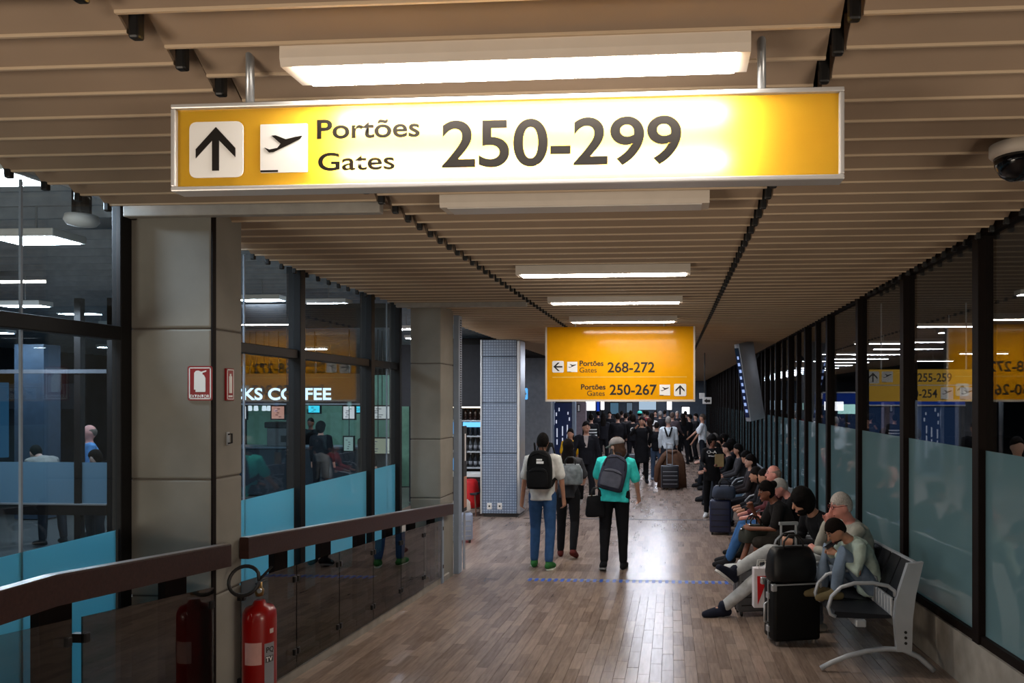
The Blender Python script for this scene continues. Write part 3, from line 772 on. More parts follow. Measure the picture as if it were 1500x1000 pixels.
# ---- small overhead signs
t = thing('exit_sign', 'small white overhead sign with arrow past the far yellow sign', 'sign', (.80, 18, 2.18))
MB().box(-.13, .0, -.03, .03, .02, .16, .01).build('upper_plate', M_white, t); MB().box(-.05, .16, -.04, .04, -.10, .06, .01).build('lower_plate', M_white, t)
MB().prism([(-.02, -.03), (.05, .03), (.05, 0), (.13, 0), (.13, -.06), (.05, -.06), (.05, -.08)], frame_xz(0, -.041, 0), .003).build('arrow', M_ink, t)
MB().tube([(0, 0, .15), (0, 0, 1.3)], .012).build('hanging_rod', M_black, t)
def blade(x, y, z, label, s=1.0):
    t = thing('blade_sign', label, 'sign', (x, y, z)); MB().box(-.07 * s, .07 * s, -.03, .03, 0, .28 * s, .03 * s).build('light_box', emit('blade_blue', '5fb4ff', 1.1), t)
    q = MB(); q.box(-.02, .02, -.034, -.03, .05 * s, .22 * s).box(-.045 * s, .045 * s, -.034, -.03, .12 * s, .16 * s); q.build('mark', M_white, t)
    MB().box(-.02 * s, .02 * s, -.015, .015, .27 * s, 3.3 - z).build('drop_rod', M_black, t)
p = at(769, 585, 19); blade(p.x, 19, p.z, 'small glowing blue blade sign on the dark panel beyond the tiled pillar', 1.05)
p = at(669, 637, 13); blade(p.x, 13, p.z, 'small glowing blue blade sign by the shop shelves', .9)
p = at(669, 690, 13); blade(p.x, 13, p.z, 'lower glowing blue sign by the shop shelves', .9)

# ---- tiled pillar, dark partition and shop on the left
t = sroot('pillar', 'pillar clad in small blue grey tiles beyond the far column')
mt_ = bpy.data.materials.new('mosaic_tiles'); mt_.use_nodes = True
n, l = mt_.node_tree.nodes, mt_.node_tree.links; br = n.new('ShaderNodeTexBrick'); tc = n.new('ShaderNodeTexCoord'); mp = n.new('ShaderNodeMapping')
mp.inputs['Rotation'].default_value = (PI / 2, 0, 0); br.offset = 0; br.inputs['Scale'].default_value = 1; br.inputs['Brick Width'].default_value = .05; br.inputs['Row Height'].default_value = .05; br.inputs['Mortar Size'].default_value = .007
br.inputs['Color1'].default_value = lin('95a5ba') + (1,); br.inputs['Color2'].default_value = lin('8a9ab0') + (1,); br.inputs['Mortar'].default_value = lin('56647a') + (1,)
l.new(tc.outputs['Object'], mp.inputs[0]); l.new(mp.outputs[0], br.inputs['Vector']); l.new(br.outputs[0], n['Principled BSDF'].inputs['Base Color']); n['Principled BSDF'].inputs['Roughness'].default_value = .35
for a, b in ((.07, 1.18), (1.19, 2.12), (2.13, 2.98), (2.99, 3.3)):
    MB().box(-3.53, -2.87, 13.8, 14.4, a, b, .006).build('tiled_panel', mt_, t)
MB().box(-3.5, -2.85, 13.84, 14.38, 0, .07).build('plinth', M_black, t)
MB().box(-3.545, -3.52, 13.785, 14.4, .06, 3.3).build('corner_trim', M_steel, t); MB().box(-2.88, -2.80, 13.83, 14.3, .06, 3.3, .02).build('corner_trim', M_steel, t)
for px in (717, 732):
    p = at(px, 741, 13.8); q = thing('wall_socket', 'white wall socket at the foot of the tiled pillar, ' + ('left of the pair' if px == 717 else 'right of the pair'), 'socket', (p.x, 13.797, p.z))
    MB().box(-.045, .045, -.008, .002, -.06, .06, .006).build('cover_plate', M_white, q); MB().lathe([(.018, 0), (.018, .004)], n=12, M=Matrix.Translation((0, -.009, 0)) @ Matrix.Rotation(PI / 2, 4, 'X')).build('outlet', M_ink, q)
struct(MB().box(-3.95, -3.22, 20, 20.3, 0, 3.3, .01).build('wall_shop', mat('partition_grey', '84868b', .5), None), 'dark grey partition panel beyond the tiled pillar')
t = thing('steel_pipe', 'vertical steel pipe in front of the dark partition', 'pipe', (-3.93, 19.2, 0)); MB().tube([(0, 0, 0), (0, 0, 3.3)], .05, 14).build('pipe', M_steel, t, True)
MB().lathe([(.09, 0), (.09, .03), (.055, .04)], n=16).build('floor_flange', M_steel, t)
q = thing('kiosk_totem', 'tall dark blue totem with white lines of print, under the far sign', 'totem', (0, 0, 0))
a, b = at(812, 590, 22), at(838, 672, 22)
MB().box(a.x, b.x, 22, 22.2, .1, a.z, .01).build('blue_panel', mat('totem_blue', '25345f', .35), q)
MB().box(a.x - .1, a.x, 21.98, 22.22, 0, a.z + .08, .01).box(b.x, b.x + .1, 21.98, 22.22, 0, a.z + .08, .01).box(a.x - .1, b.x + .1, 21.98, 22.22, 0, .1).build('frame', M_blueg, q)
z_ = MB()
for px, y0_, y1_ in ((811.5, 600, 622), (819, 597, 602), (815, 604, 609), (815, 615, 620), (832, 603, 607), (834, 611, 616), (816, 627, 640), (824, 624, 638), (831, 622, 633), (816, 643, 651), (824, 641, 655), (831, 636, 668)):
    u_, d_ = at(px - .8, y0_, 21.995), at(px + .8, y1_, 21.995); z_.box(u_.x, d_.x, 21.994, 22.0, d_.z, u_.z)
z_.build('print', emit('totem_print', 'dfe8ff', .7), q)
a, b = at(843, 589, 26), at(858, 700, 26)
struct(MB().box(a.x, b.x, 26, 26.3, 0, a.z, .01).build('wall_shop', mat('pier_mauve', '8b7c84', .6)), 'mauve grey shop pier right of the blue totem')
a = at(846.5, 597, 26); t = thing('pier_notice', 'small white notice on the mauve grey shop pier', 'notice', (a.x, 25.99, a.z)); MB().box(0, .06, -.01, .008, -.12, .1, .01).build('white_card', M_signw, t); MB().box(-.02, .08, -.004, .009, -.15, .13).build('backing', M_dark, t)
a, b = at(838, 589, 24), at(841, 606, 24); t = thing('light_strip', 'vertical white light strip between the blue totem and the mauve pier', 'lamp', (a.x, 24, 0)); MB().box(0, b.x - a.x, 0, .05, b.z, a.z, .01).build('tube_cover', emit('strip_white', 'f4f8ff', 1.6), t); MB().box(-.02, .1, .02, .08, 0, b.z).build('post', M_blueg, t)
# shop
a = at(667, 480, 15.2); b = at(706, 595, 15.2)
struct(MB().box(-5.6, -3.6, 15.0, 15.6, b.z, 3.3).build('wall_shop', M_dark), 'dark fascia over the shop shelves')
struct(MB().box(-5.6, -3.6, 15.75, 15.9, 0, 3.3).build('wall_shop', mat('shop_back', '15171c', .7)), 'dark back wall behind the shop shelves')
q = thing('shop_shelf', 'tall dark shelving with rows of bottles beyond the far column', 'shelf', (0, 0, 0))
bk = MB().box(-5.2, -3.62, 15.62, 15.72, .6, b.z).build('back_board', M_black, q)
rows = [1.76, 1.44, 1.12, .79]
for z in rows: MB().box(-5.2, -3.62, 15.25, 15.65, z - .03, z, .004).build('shelf_board', M_silver, q)
for x in (-5.2, -4.36, -3.64): MB().box(x - .02, x + .02, 15.2, 15.65, 0, b.z, .003).build('upright', M_steel, q)
MB().box(-5.0, -3.7, 15.05, 15.10, b.z - .03, b.z - .005).build('shelf_light', emit('shelf_light', 'fff4e0', 3.0), q)
MB().box(-4.28, -3.72, 15.23, 15.25, 1.62, 1.72).build('lit_price_strip', emit('strip_blue', '6fc4ff', 1.4), q)
bc = [mat('bottle_brown', '2c1a14', .15), mat('bottle_navy', '1d2440', .15), mat('bottle_grey', '4a4c50', .2), mat('bottle_smoke', '26282d', .15)]
bot = None
for ri, z in enumerate(rows):
    for k in range(6):
        prof_ = [(.03, 0), (.042, .01), (.042, .16), (.018, .21), (.016, .26)]
        x = -4.26 + .105 * k
        tt = thing('bottle', 'dark bottle on the %s shelf of the shop unit, %s from the left' % (['top', 'second', 'third', 'lowest'][ri], ['first', 'second', 'third', 'fourth', 'fifth', 'sixth'][k]), 'bottle', (x, 15.36, z), 0, 'bottles on the %s shop shelf' % ['top', 'second', 'third', 'lowest'][ri])
        MB().lathe(prof_, n=12).build('glass_body', bc[ri if ri != 1 else 3], tt, True); MB().lathe([(.019, .255), (.019, .29)], n=10).build('cap', M_silver if k % 2 else M_ink, tt)
        if ri > 1: MB().lathe([(.0425, .05), (.0425, .12)], n=12).build('label', mat('bottle_label', '8e9096', .6), tt, True)
q = thing('shop_counter', 'dark counter with a white top below the bottle shelves', 'counter', (0, 0, 0))
MB().box(-5.2, -3.62, 14.75, 15.2, .64, .71, .006).build('counter_top', M_white, q); MB().box(-5.15, -3.65, 14.8, 15.2, 0, .64).build('front', mat('counter_red_brown', '2a1310', .5), q)
q = thing('poster_stand', 'narrow poster panel with a skin toned picture on the far column side', 'poster', (-2.655, 9.55, 0))
MB().box(-.03, 0, -.08, .08, .75, 1.85, .004).build('board', M_dark, q); MB().box(0, .004, -.06, .06, .8, 1.2).build('picture', mat('poster_skin', 'b4826b', .5), q); MB().box(0, .004, -.02, .02, 1.4, 1.75).build('white_figure', M_signw, q)
MB().box(-.02, -.005, -.03, .03, 0, .76).build('stand', M_steel, q)
q = thing('draped_chair', 'chair with a bright red jacket draped over it, by the tiled pillar', 'chair', (-3.80, 14.0, 0))
for x in (-.13, .13):
    for y in (-.14, .14): MB().tube([(x, y, .42), (x * 1.25, y * 1.2, 0)], .015, 8).build('leg', mat('chair_leg_wood', '6b4a3a', .5), q)
MB().box(-.18, .18, -.18, .18, .40, .44, .01).build('seat', M_dark, q); MB().box(-.17, .17, .14, .18, .44, .62, .01).build('backrest', M_dark, q)
rings = []
for f_, k in ((.16, 1.05), (.3, 1.0), (.5, .85), (.62, .75), (.68, .55)):
    rings.append([V((math.cos(a_) * .19 * k * (1 + .07 * math.sin(5 * a_)), math.sin(a_) * .20 * k * (1 + .07 * math.cos(4 * a_)), f_)) for a_ in [2 * PI * j / 28 for j in range(28)]])
tag(MB().loft(rings).build('jacket', mat('jacket_red', 'c01016', .7), None, True), 'bright red jacket draped over the chair by the tiled pillar', 'jacket').location = (-3.80, 14.0, 0)

# ---- far end of the corridor
struct(MB().box(-5.6, 2.3, 46, 46.2, 0, 3.6).build('wall_back', mat('far_wall', '5a6674', .7)), 'far end wall of the corridor')
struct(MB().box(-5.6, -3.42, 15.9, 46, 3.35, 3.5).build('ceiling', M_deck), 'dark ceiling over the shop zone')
def far_panel(px0, px1, py0, py1, y, m, label, name='lit_screen', cat='screen'):
    a, b = at(px0, py0, y), at(px1, py1, y)
    q = thing(name, label, cat, ((a.x + b.x) / 2, y, b.z)); w2 = (b.x - a.x) / 2
    MB().box(-w2, w2, 0, .08, 0, a.z - b.z, .01).build('face', m, q); MB().box(-w2 - .04, w2 + .04, .03, .12, -.05, a.z - b.z + .05, .01).build('casing', M_black, q)
    MB().box(-.04, .04, .05, .1, -b.z + .0, 0).build('post', M_black, q)
E_w = emit('screen_white', 'f4f7ff', 2.6); E_b = emit('screen_pale_blue', 'bcd6ee', .75); E_blue = emit('screen_blue', '1f3fae', .8)
far_panel(858, 872, 588, 601, 38, E_w, 'white lit screen above the crowd, left under the far sign')
far_panel(874, 878, 588, 610, 38.5, E_blue, 'narrow deep blue lit banner above the crowd')
far_panel(880, 885, 588, 600, 38, E_w, 'small white lit screen right of the blue banner')
far_panel(936, 961, 586, 600, 39, E_b, 'wide pale blue lit board above the middle of the crowd')
far_panel(894, 906, 590, 606, 40, emit('screen_teal', '5a7f98', .6), 'dim teal lit board above the crowd')
far_panel(977, 984, 588, 600, 38, E_w, 'small bright lamp screen above the crowd, right under the far sign')
far_panel(999, 1010, 596, 606, 36, E_w, 'bright white lit screen near the end of the right glass wall')
far_panel(918, 926, 590, 604, 40, emit('screen_grey', '7d93a8', .5), 'dim grey lit board above the crowd')
# ================================================================ BEHIND THE GLASS, RIGHT
t = thing('gate_sign', 'yellow two row direction sign in the hall behind the right glass, 255-259 over 250-254', 'sign')
Y = 12.0
for (xa, xb, za, zb, n_) in ((3.02, 4.92, 2.42, 2.66, 'upper_board'), (3.02, 4.92, 2.16, 2.405, 'lower_board')):
    MB().box(xa, xb, Y, Y + .12, za, zb, .006).build(n_, emit('lit_sign_yellow', 'c89a3c', .55), t)
MB().box(3.0, 4.94, Y - .005, Y + .13, 2.404, 2.421).build('rail', M_cream, t)
icon(t, 3.06, Y - .004, 2.44, .19, 'arrow'); icon(t, 3.29, Y - .004, 2.46, .17, 'plane')
ink_text('255-259', 3.84, 4.36, 2.47, Y - .003, t, .13, bold=.015); ink_text('250-254', 3.62, 4.14, 2.22, Y - .003, t, .13, bold=.015)
icon(t, 4.19, Y - .004, 2.19, .19, 'plane'); icon(t, 4.48, Y - .004, 2.19, .22, 'plane', h=.19)
for x in (3.3, 4.6): MB().tube([(x, Y + .06, 2.65), (x, Y + .06, 3.7)], .012).build('hanging_rod', M_steel, t)
t = thing('check_in_counter', 'blue check-in counter front in the hall behind the right glass', 'counter', (0, 0, 0))
MB().box(3.6, 6.6, 17.5, 18.2, 0, 1.05, .02).build('desk', mat('desk_blue', '33415e', .4), t)
MB().box(3.5, 7.0, 18.4, 18.6, 2.06, 2.34, .01).build('blue_fascia', emit('fascia_blue', '1d3fa0', .55), t)
MB().box(3.5, 7.0, 18.38, 18.62, 2.34, 2.37).box(3.5, 7.0, 18.38, 18.62, 2.03, 2.06).build('white_edges', M_white, t)
for x in (3.55, 5.2, 6.95): MB().box(x - .04, x + .04, 18.42, 18.58, 0, 2.05).build('fascia_post', M_frame, t)
MB().box(3.5, 7.0, 18.7, 18.75, 1.0, 2.0).build('back_panel', emit('counter_back', '3d5a8c', .25), t)
a, b = at(1228, 592, 16), at(1253, 606, 16)
t = thing('counter_screen', 'pale cyan lit screen behind the right glass', 'screen', (a.x, 16, b.z)); MB().box(0, b.x - a.x, 0, .06, 0, a.z - b.z, .008).build('screen', emit('screen_cyan', 'bff4f0', 1.5), t); MB().box(.15, .2, .02, .05, -b.z, 0).build('stand', M_black, t)
for px0, px1, py0, py1, y, nm in ((1138, 1146, 588, 600, 22, 'small cyan screen seen between the far mullions'), (1171, 1177, 590, 600, 20, 'small cyan screen seen beside the wide mullion'), ):
    a, b = at(px0, py0, y), at(px1, py1, y)
    t = thing('counter_screen', nm, 'screen', (a.x, y, b.z)); MB().box(0, b.x - a.x, 0, .06, 0, a.z - b.z, .008).build('screen', MATS['screen_cyan'], t); MB().box(.05, .1, .02, .05, -b.z, 0).build('stand', M_black, t)
for k, (px, y) in enumerate(((1072, 30), (1081, 30))):
    a, b = at(px - 2.5, 567, y), at(px + 2.5, 586, y)
    t = thing('lit_banner', 'narrow yellow lit banner far behind the right glass, ' + ('left of two' if k == 0 else 'right of two'), 'banner', (a.x, y, b.z)); MB().box(0, b.x - a.x, 0, .06, 0, a.z - b.z).build('banner', emit('banner_yellow', 'ffd21e', 1.4), t)
    MB().box(0, b.x - a.x, 0, .06, a.z - b.z, a.z - b.z + .3).build('lamp_head', E_w, t); MB().box(0, b.x - a.x, .01, .06, -.35, 0).build('lower_sheet', E_b, t); MB().box(.03, .08, .02, .05, -b.z, -.3).build('pole', M_black, t)
# ================================================================ BEHIND THE GLASS, LEFT
pl = sroot('wall_partition', 'glass partition with frosted band crossing the left hall')
Y = 9.25
def px_x(px): return at(px, 600, Y).x
for px0, px1 in ((112, 121), (160, 200), (-260, -250)): MB().box(px_x(px0), px_x(px1), Y - .04, Y + .04, 0, 3.5).build('mullion', M_frame, pl)
MB().box(-13, px_x(160), Y - .05, Y + .05, 2.53, 2.58).build('transom', mat('transom_grey', '5b6068', .5), pl)
MB().box(-13, px_x(160), Y - .05, Y + .05, .70, .83).build('mid_rail', M_frame, pl)
MB().box(-13, px_x(160), Y - .055, Y + .055, .83, .85).build('rail_edge', M_steel, pl)
MB().box(-13, px_x(160), Y - .004, Y + .004, .1, 3.4).build('glass_pane', G_left, pl)
MB().box(-13, px_x(160), Y - .012, Y - .008, .85, 1.38).build('frosted_film', glass('frosted_film_hall', (.6, .7, .8), .05, .8, lin('86a5b6'), .6), pl)
MB().box(px_x(160), GL - .3, Y - .04, Y + .04, 3.1, 3.4).build('head_rail', M_frame, pl)
t = thing('smoke_detector', 'round white smoke detector high behind the near left pane', 'detector', (-4.2, 5.1, 3.44))
MB().lathe([(.02, .07), (.10, .07), (.11, .03), (.09, 0), (.02, -.012)], n=24).build('housing', M_white, t, True); MB().tube([(0, 0, .06), (0, 0, .3)], .06, 14).build('drop_box', M_frame, t)
# coffee shop
Y = 16.0
t = thing('shop_sign', 'white lit letters CKS COFFEE of the coffee shop behind the left glass', 'sign')
text('CKS COFFEE', at(338, 585, Y).x, at(486, 585, Y).x, at(486, 585, Y).z, Y - .03, emit('letters_cool_white', 'cfeeff', 1.8), t, .255, bold=.025)
MB().box(-10.8, -6.6, Y, Y + .1, 2.05, 2.75).build('fascia', mat('fascia_brown', '4a3a30', .6), t)
MB().box(-10.8, -6.6, Y - .06, Y, 2.07, 2.10).build('fascia_edge', M_steel, t)
struct(MB().box(-10.8, -5.6, 18.5, 18.6, 0, 2.8).build('wall_shop', mat('cafe_wall_green', '6f9c86', .6)), 'pale green back wall of the coffee shop')
t = thing('coffee_counter', 'dark counter of the coffee shop behind the left glass', 'counter')
MB().box(-10.8, -6.4, 16.6, 17.3, 0, 1.06, .01).build('front', mat('counter_slate', '27333c', .5), t); MB().box(-10.85, -6.35, 16.55, 17.35, 1.06, 1.11, .01).build('counter_top', mat('counter_top_grey', '51606a', .35), t)
t = thing('coffee_machine', 'dark coffee machine on the coffee shop counter', 'machine', (-8.95, 16.9, 1.11))
MB().box(-.32, .32, -.22, .22, 0, .42, .02).build('body', mat('machine_grey', '595f60', .35), t); MB().box(-.36, .36, -.26, .26, .42, .56, .02).build('hood', M_ink, t); MB().box(.02, .2, -.23, -.2, .1, .25).build('panel', M_ink, t)
MB().lathe([(.1, 0), (.14, .06), (.10, .12)], n=14).build('bowl', M_silver, t)
def board(px0, px1, py0, py1, y, col, e, label, pic=None):
    a, b = at(px0, py0, y), at(px1, py1, y); q = thing('menu_board', label, 'board', (a.x, y, b.z)); w_, h_ = b.x - a.x, a.z - b.z
    MB().box(-.03, w_ + .03, .005, .05, -.03, h_ + .03).build('frame', M_ink, q); MB().box(0, w_, -.004, .01, 0, h_).build('sheet', emit('sheet_' + col, col, e), q)
    z_ = MB(); random.seed(int(px0))
    for k in range(5):
        x = random.uniform(.1, .6) * w_; z_.box(x, x + w_ * .22, -.008, -.004, h_ * (.12 + .16 * k), h_ * (.18 + .16 * k))
    z_.build('print', mat(pic or 'print_grey', '8a8f94' if not pic else 'b06a5a', .6), q)
    MB().tube([(w_ * .5, .03, h_), (w_ * .5, .03, 3.9 - b.z)], .01, 6).build('hanger', M_black, q)
board(356, 360, 595, 613, 16.4, 'f4f4f6', .9, 'white menu board at the near column, first of the coffee shop row')
board(398, 416, 595, 613, 16.4, 'e2a592', .7, 'salmon pink menu board in the coffee shop', 'print_red_brown')
board(452, 468, 594, 604, 16.4, '46d6ee', 1.3, 'cyan lit screen under the blue patch in the coffee shop')
board(503, 519, 595, 613, 16.4, 'e8e4e4', .9, 'white square menu board right of the thin lit strip')
board(519, 540, 595, 604, 17.0, '4cdcf4', 1.2, 'cyan lit screen beside the white square menu board')
board(541, 577, 595, 613, 16.4, 'dcdcd8', .8, 'long white menu board at the far end of the left glass')
board(541, 565, 642, 664, 16.0, 'b4b8a0', .6, 'lit food display case low in the last left pane')
board(567, 578, 642, 664, 16.0, 'd0d4c4', .7, 'narrow lit panel beside the food display case')
board(504, 517, 640, 660, 16.2, 'a9c4bc', .6, 'pale green lit case low in the middle left pane')
board(450, 474, 566, 590, 17.2, '1a44a8', .7, 'deep blue lit patch behind the last letters of the coffee sign')
for k, px in enumerate((366, 375, 387, 394)):
    p = at(px, 601, 16.5); q = thing('pendant_lamp', 'small white pendant lamp under the coffee shop fascia, %s of the four' % ['first', 'second', 'third', 'fourth'][k], 'lamp', (p.x, 16.5, p.z))
    MB().lathe([(.03, .12), (.045, .08), (.05, 0), (.02, -.01)], n=12).build('shade', emit('pendant', 'f2fbff', 1.0), q); MB().tube([(0, 0, .1), (0, 0, 3.94 - p.z)], .006, 6).build('cord', M_black, q)
t = thing('hall_sign', 'faint violet letters ARTR deep in the left hall', 'sign'); p, p2 = at(34, 593, 14), at(71, 593, 14)
text('ARTR', p.x, p2.x, p.z, 14 - .01, emit('letters_violet', '7d7cc4', .5), t, .2, bold=.03); MB().box(p.x - .6, p2.x + .6, 14, 14.1, 2.0, 2.5).build('fascia', M_dark, t)
t = thing('column_display', 'pale blue lit panel at the left edge deep in the left hall', 'display'); p, p2 = at(-40, 560, 13), at(6, 670, 13)
MB().box(p.x, p2.x, 13, 13.1, p2.z, p.z).build('panel', emit('panel_sky', '4f86ac', .3), t); MB().box(p2.x + .18, p2.x + .75, 13.02, 13.4, 0, 3.2).build('pier', mat('pier_slate', '3a4654', .5), t)

# ================================================================ PEOPLE
SKIN = {'l': 'c99b86', 'p': 'd28d80', 'm': 'b07f66', 'd': '7a4b37', 'k': '4e3226'}
def skin(k): return mat('skin_' + k, SKIN[k], .55, var=.08, scale=20)
def cloth(hexc, bump=.25): return mat('cloth_' + hexc, hexc, .85, var=.16, scale=14, bump=bump, spec=.2)
def hairm(hexc): return mat('hair_' + hexc, hexc, .75, var=.35, scale=40, stretch=(6, 6, 1), bump=.5, spec=.1)
def rad(a): return math.radians(a)
def dirv(p, o, side): p, o = rad(p), rad(o); return V((side * math.sin(o), math.cos(o) * math.sin(p), -math.cos(o) * math.cos(p)))
TEXF = bpy.data.textures.get('folds') or bpy.data.textures.new('folds', 'CLOUDS')
def soften(o, vox, it=4, folds=0):
    r = o.modifiers.new('remesh', 'REMESH'); r.mode = 'VOXEL'; r.voxel_size = vox; r.use_smooth_shade = True
    s = o.modifiers.new('smooth', 'SMOOTH'); s.iterations = it; s.factor = .5
    if folds:
        d = o.modifiers.new('folds', 'DISPLACE'); d.texture = TEXF; d.strength = folds; d.texture_coords = 'LOCAL'; d.mid_level = .5
    return o
def hand(q, wr, d, side, s, curl, palm=None):
    d = d.normalized()
    n = V(palm) if palm else V((-side, .25, 0)); n = (n - d * n.dot(d)).normalized(); lat = d.cross(n)
    thumb_s = 1 if lat.y >= 0 else -1
    if palm: thumb_s = palm[3] if len(palm) > 3 else thumb_s
    q.tube([wr - d * .02 * s, wr + d * .03 * s, wr + d * .085 * s], [.024 * s, .03 * s, .028 * s], 10, round_=True)
    for sd in (-.5, .5): q.tube([wr + d * .03 * s + lat * sd * .03 * s, wr + d * .085 * s + lat * sd * .045 * s], [.016 * s, .014 * s], 8, round_=True)
    for k, (off, ln) in enumerate(((.033, .072), (.011, .082), (-.011, .076), (-.033, .058))):
        b = wr + d * .085 * s + lat * off * thumb_s * s; c = curl * (1 + .1 * k)
        d1 = (d * math.cos(rad(c * .6)) + n * math.sin(rad(c * .6))); d2 = (d * math.cos(rad(c * 1.5)) + n * math.sin(rad(c * 1.5)))
        q.tube([b - d * .02 * s, b + d1 * ln * .45 * s, b + d1 * ln * .45 * s + d2 * ln * .6 * s], [.0095 * s, .0085 * s, .007 * s], 7, round_=True)
    tb = wr + d * .03 * s + lat * thumb_s * .03 * s; td = (d * .75 + lat * thumb_s * .55 + n * .35).normalized()
    q.tube([tb - td * .015 * s, tb + td * .035 * s, tb + td * .035 * s + (td + d * .5).normalized() * .028 * s], [.013 * s, .0105 * s, .008 * s], 7, round_=True)
def person(label, loc, rz, h=1.72, sex='m', lean=0, lean2=0, side=0, head=(0, 0), arms=None, legs=None, sit=False, seat=.44, skin_='l', top='222222', sleeve='long',
           bottom='222226', shorts=False, shoes='1a1a1c', sole=None, hair='short', hairc='17120f', vox=.02, wide=1.0, face=0, stripes=None, hem=-.10, beard=False, glasses=False, group=None, cap=None, mask=None, open_front=None, hips=1.0):
    s = h / 1.75; P = thing('person', label, 'person', loc, rz, group)
    arms = arms or {}; legs = legs or {}
    J = {}
    LT, LS = .435, .43
    # legs by angles (thigh pitch, out, shin pitch, foot pitch)
    lg = {-1: legs.get('L', (4, 3, -3)), 1: legs.get('R', (-4, 3, -8))}
    dz = []
    rel = {}
    for sd, a in lg.items():
        hp = V((sd * .092 * hips, 0, -.04))
        if isinstance(a[0], (tuple, list, V)):   # explicit knee, ankle, toe direction (relative to ground under root, unscaled)
            rel[sd] = ('abs', hp, V(a[0]), V(a[1]), V(a[2]) if len(a) > 2 else V((0, 1, 0)))
        else:
            k = hp + dirv(a[0], a[1], sd) * LT; an = k + dirv(a[2], a[1] * .5, sd) * LS; rel[sd] = ('rel', hp, k, an, None); dz.append(-an.z)
    pz = (seat / s + .115) if sit else max(dz) + .085
    pel = V((0, 0, pz)); J['pelvis'] = pel
    for sd, (kind, hp, k, an, td) in rel.items():
        n_ = 'L' if sd < 0 else 'R'
        J['hip' + n_] = pel + hp
        if kind == 'abs': J['knee' + n_], J['ank' + n_], J['toe' + n_] = k, an, td.normalized()
        else:
            J['knee' + n_], J['ank' + n_] = pel + k, pel + an
            lift = (pel + an).z - .085
            J['toe' + n_] = V((sd * .18, 1, -max(0, min(1.5, lift * 6)))).normalized()
    # spine
    def spine(tt):
        p = V(pel); n = 12; dt = tt / n; t0 = 0
        up = V((0, 0, 1))
        for i in range(n):
            tm = dt * (i + .5); a = rad(lean + lean2 * max(0, min(1, (tm - .12) / .35))); b = rad(side)
            up = V((math.sin(b), math.cos(b) * math.sin(a), math.cos(b) * math.cos(a))); p = p + up * dt
        return p, up
    def ring(tt, rx, ry, off=0, n=18):
        p, up = spine(tt); xa = V((1, 0, 0)); xa = (xa - up * xa.dot(up)).normalized(); ya = up.cross(xa)
        return [p + xa * rx * wide * math.copysign(abs(math.cos(a)) ** .85, math.cos(a)) + ya * (ry * wide * math.copysign(abs(math.sin(a)) ** .85, math.sin(a)) + off) for a in [2 * PI * j / n for j in range(n)]]
    sh_w = .178 if sex == 'm' else .155
    cs, cu_ = spine(.445); nb, nu = spine(.51)
    xa = V((1, 0, 0)); xa = (xa - cu_ * xa.dot(cu_)).normalized()
    for sd, n_ in ((-1, 'L'), (1, 'R')):
        sh = cs + xa * sd * sh_w * (.5 + .5 * wide); J['sh' + n_] = sh
        a = arms.get(n_, ((6, 9), (14, 4)))
        if isinstance(a[0], V) or len(a[0]) == 3: el, wr = V(a[0]), V(a[1])
        else:
            el = sh + dirv(*a[0], sd) * .29; wr = el + dirv(*a[1], sd) * .255
        J['el' + n_], J['wr' + n_] = el, wr
        hd = (wr - el).normalized(); J['hd' + n_] = hd
    hp_, hy = head[1], head[0]
    hdir = (nu + V((0, math.sin(rad(hp_)) * .5, 0))).normalized()
    hc = nb + hdir * .145; J['head'] = hc
    HR = Matrix.Rotation(rad(hy), 3, 'Z') @ Matrix.Rotation(rad(-hp_ - lean * .3), 3, 'X')
    J['HR'] = HR
    sv = lambda p: V(p) * s
    # ---- body
    q = MB()
    tr = [(-.09, .10, .075), (-.03, .145, .095), (.06, .145, .095), (.16, .128, .085), (.30, .148, .098), (.40, .155, .092), (.46, .10, .07), (.505, .055, .055)]
    if sex == 'f': tr = [(-.09, .10, .08), (-.03, .15, .10), (.06, .145, .095), (.17, .112, .08), (.30, .132, .10), (.40, .135, .085), (.46, .09, .065), (.505, .05, .05)]
    q.loft([[sv(p) for p in ring(a, b, c)] for a, b, c in tr])
    q.tube([sv(nb - nu * .06), sv(nb + nu * .02), sv(hc - hdir * .04)], [.058 * s, .052 * s, .05 * s], 12, round_=True)
    def head_fn(d, p):
        if d.z < 0: p.x *= 1 - .28 * d.z * d.z; p.y *= 1 - .10 * abs(d.z)
        if d.y > 0: p.y *= .93
        if d.z < -.35 and d.y > .1: p.y += .012
        return p * s
    q.ell(sv(hc), (.076, .098, .117), HR, 20, 14, head_fn)
    fp = lambda x, y, z: sv(hc) + HR @ V((x, y, z)) * s
    if face:
        q.tube([fp(0, .088, .02), fp(0, .105, -.012), fp(0, .112, -.022)], [.010 * s, .013 * s, .013 * s], 8, round_=True)
        q.ell(fp(0, .092, -.064), (.022 * s, .010 * s, .011 * s), HR, 10, 6)
        q.ell(fp(0, .078, -.098), (.022 * s, .016 * s, .016 * s), HR, 10, 6)
    for sd in (-1, 1): q.ell(fp(sd * .076, -.008, -.012), (.012 * s, .020 * s, .032 * s), HR, 8, 6)
    for sd, n_ in ((-1, 'L'), (1, 'R')):
        q.tube([sv(J['sh' + n_] - xa * sd * .03), sv(J['sh' + n_]), sv(J['el' + n_]), sv(J['wr' + n_])], [.05 * s, .05 * s, .038 * s, .027 * s], 10, round_=True)
        if vox < .012: hand(q, sv(J['wr' + n_]), J['hd' + n_], sd, s, arms.get('curl', 28), arms.get('palm' + n_))
        else: q.tube([sv(J['wr' + n_]), sv(J['wr' + n_] + J['hd' + n_] * .13)], [.028 * s, .03 * s], 8, round_=True)
        q.tube([sv(J['hip' + n_]), sv(J['knee' + n_]), sv(J['ank' + n_])], [.075 * s, .052 * s, .036 * s], 12, round_=True)
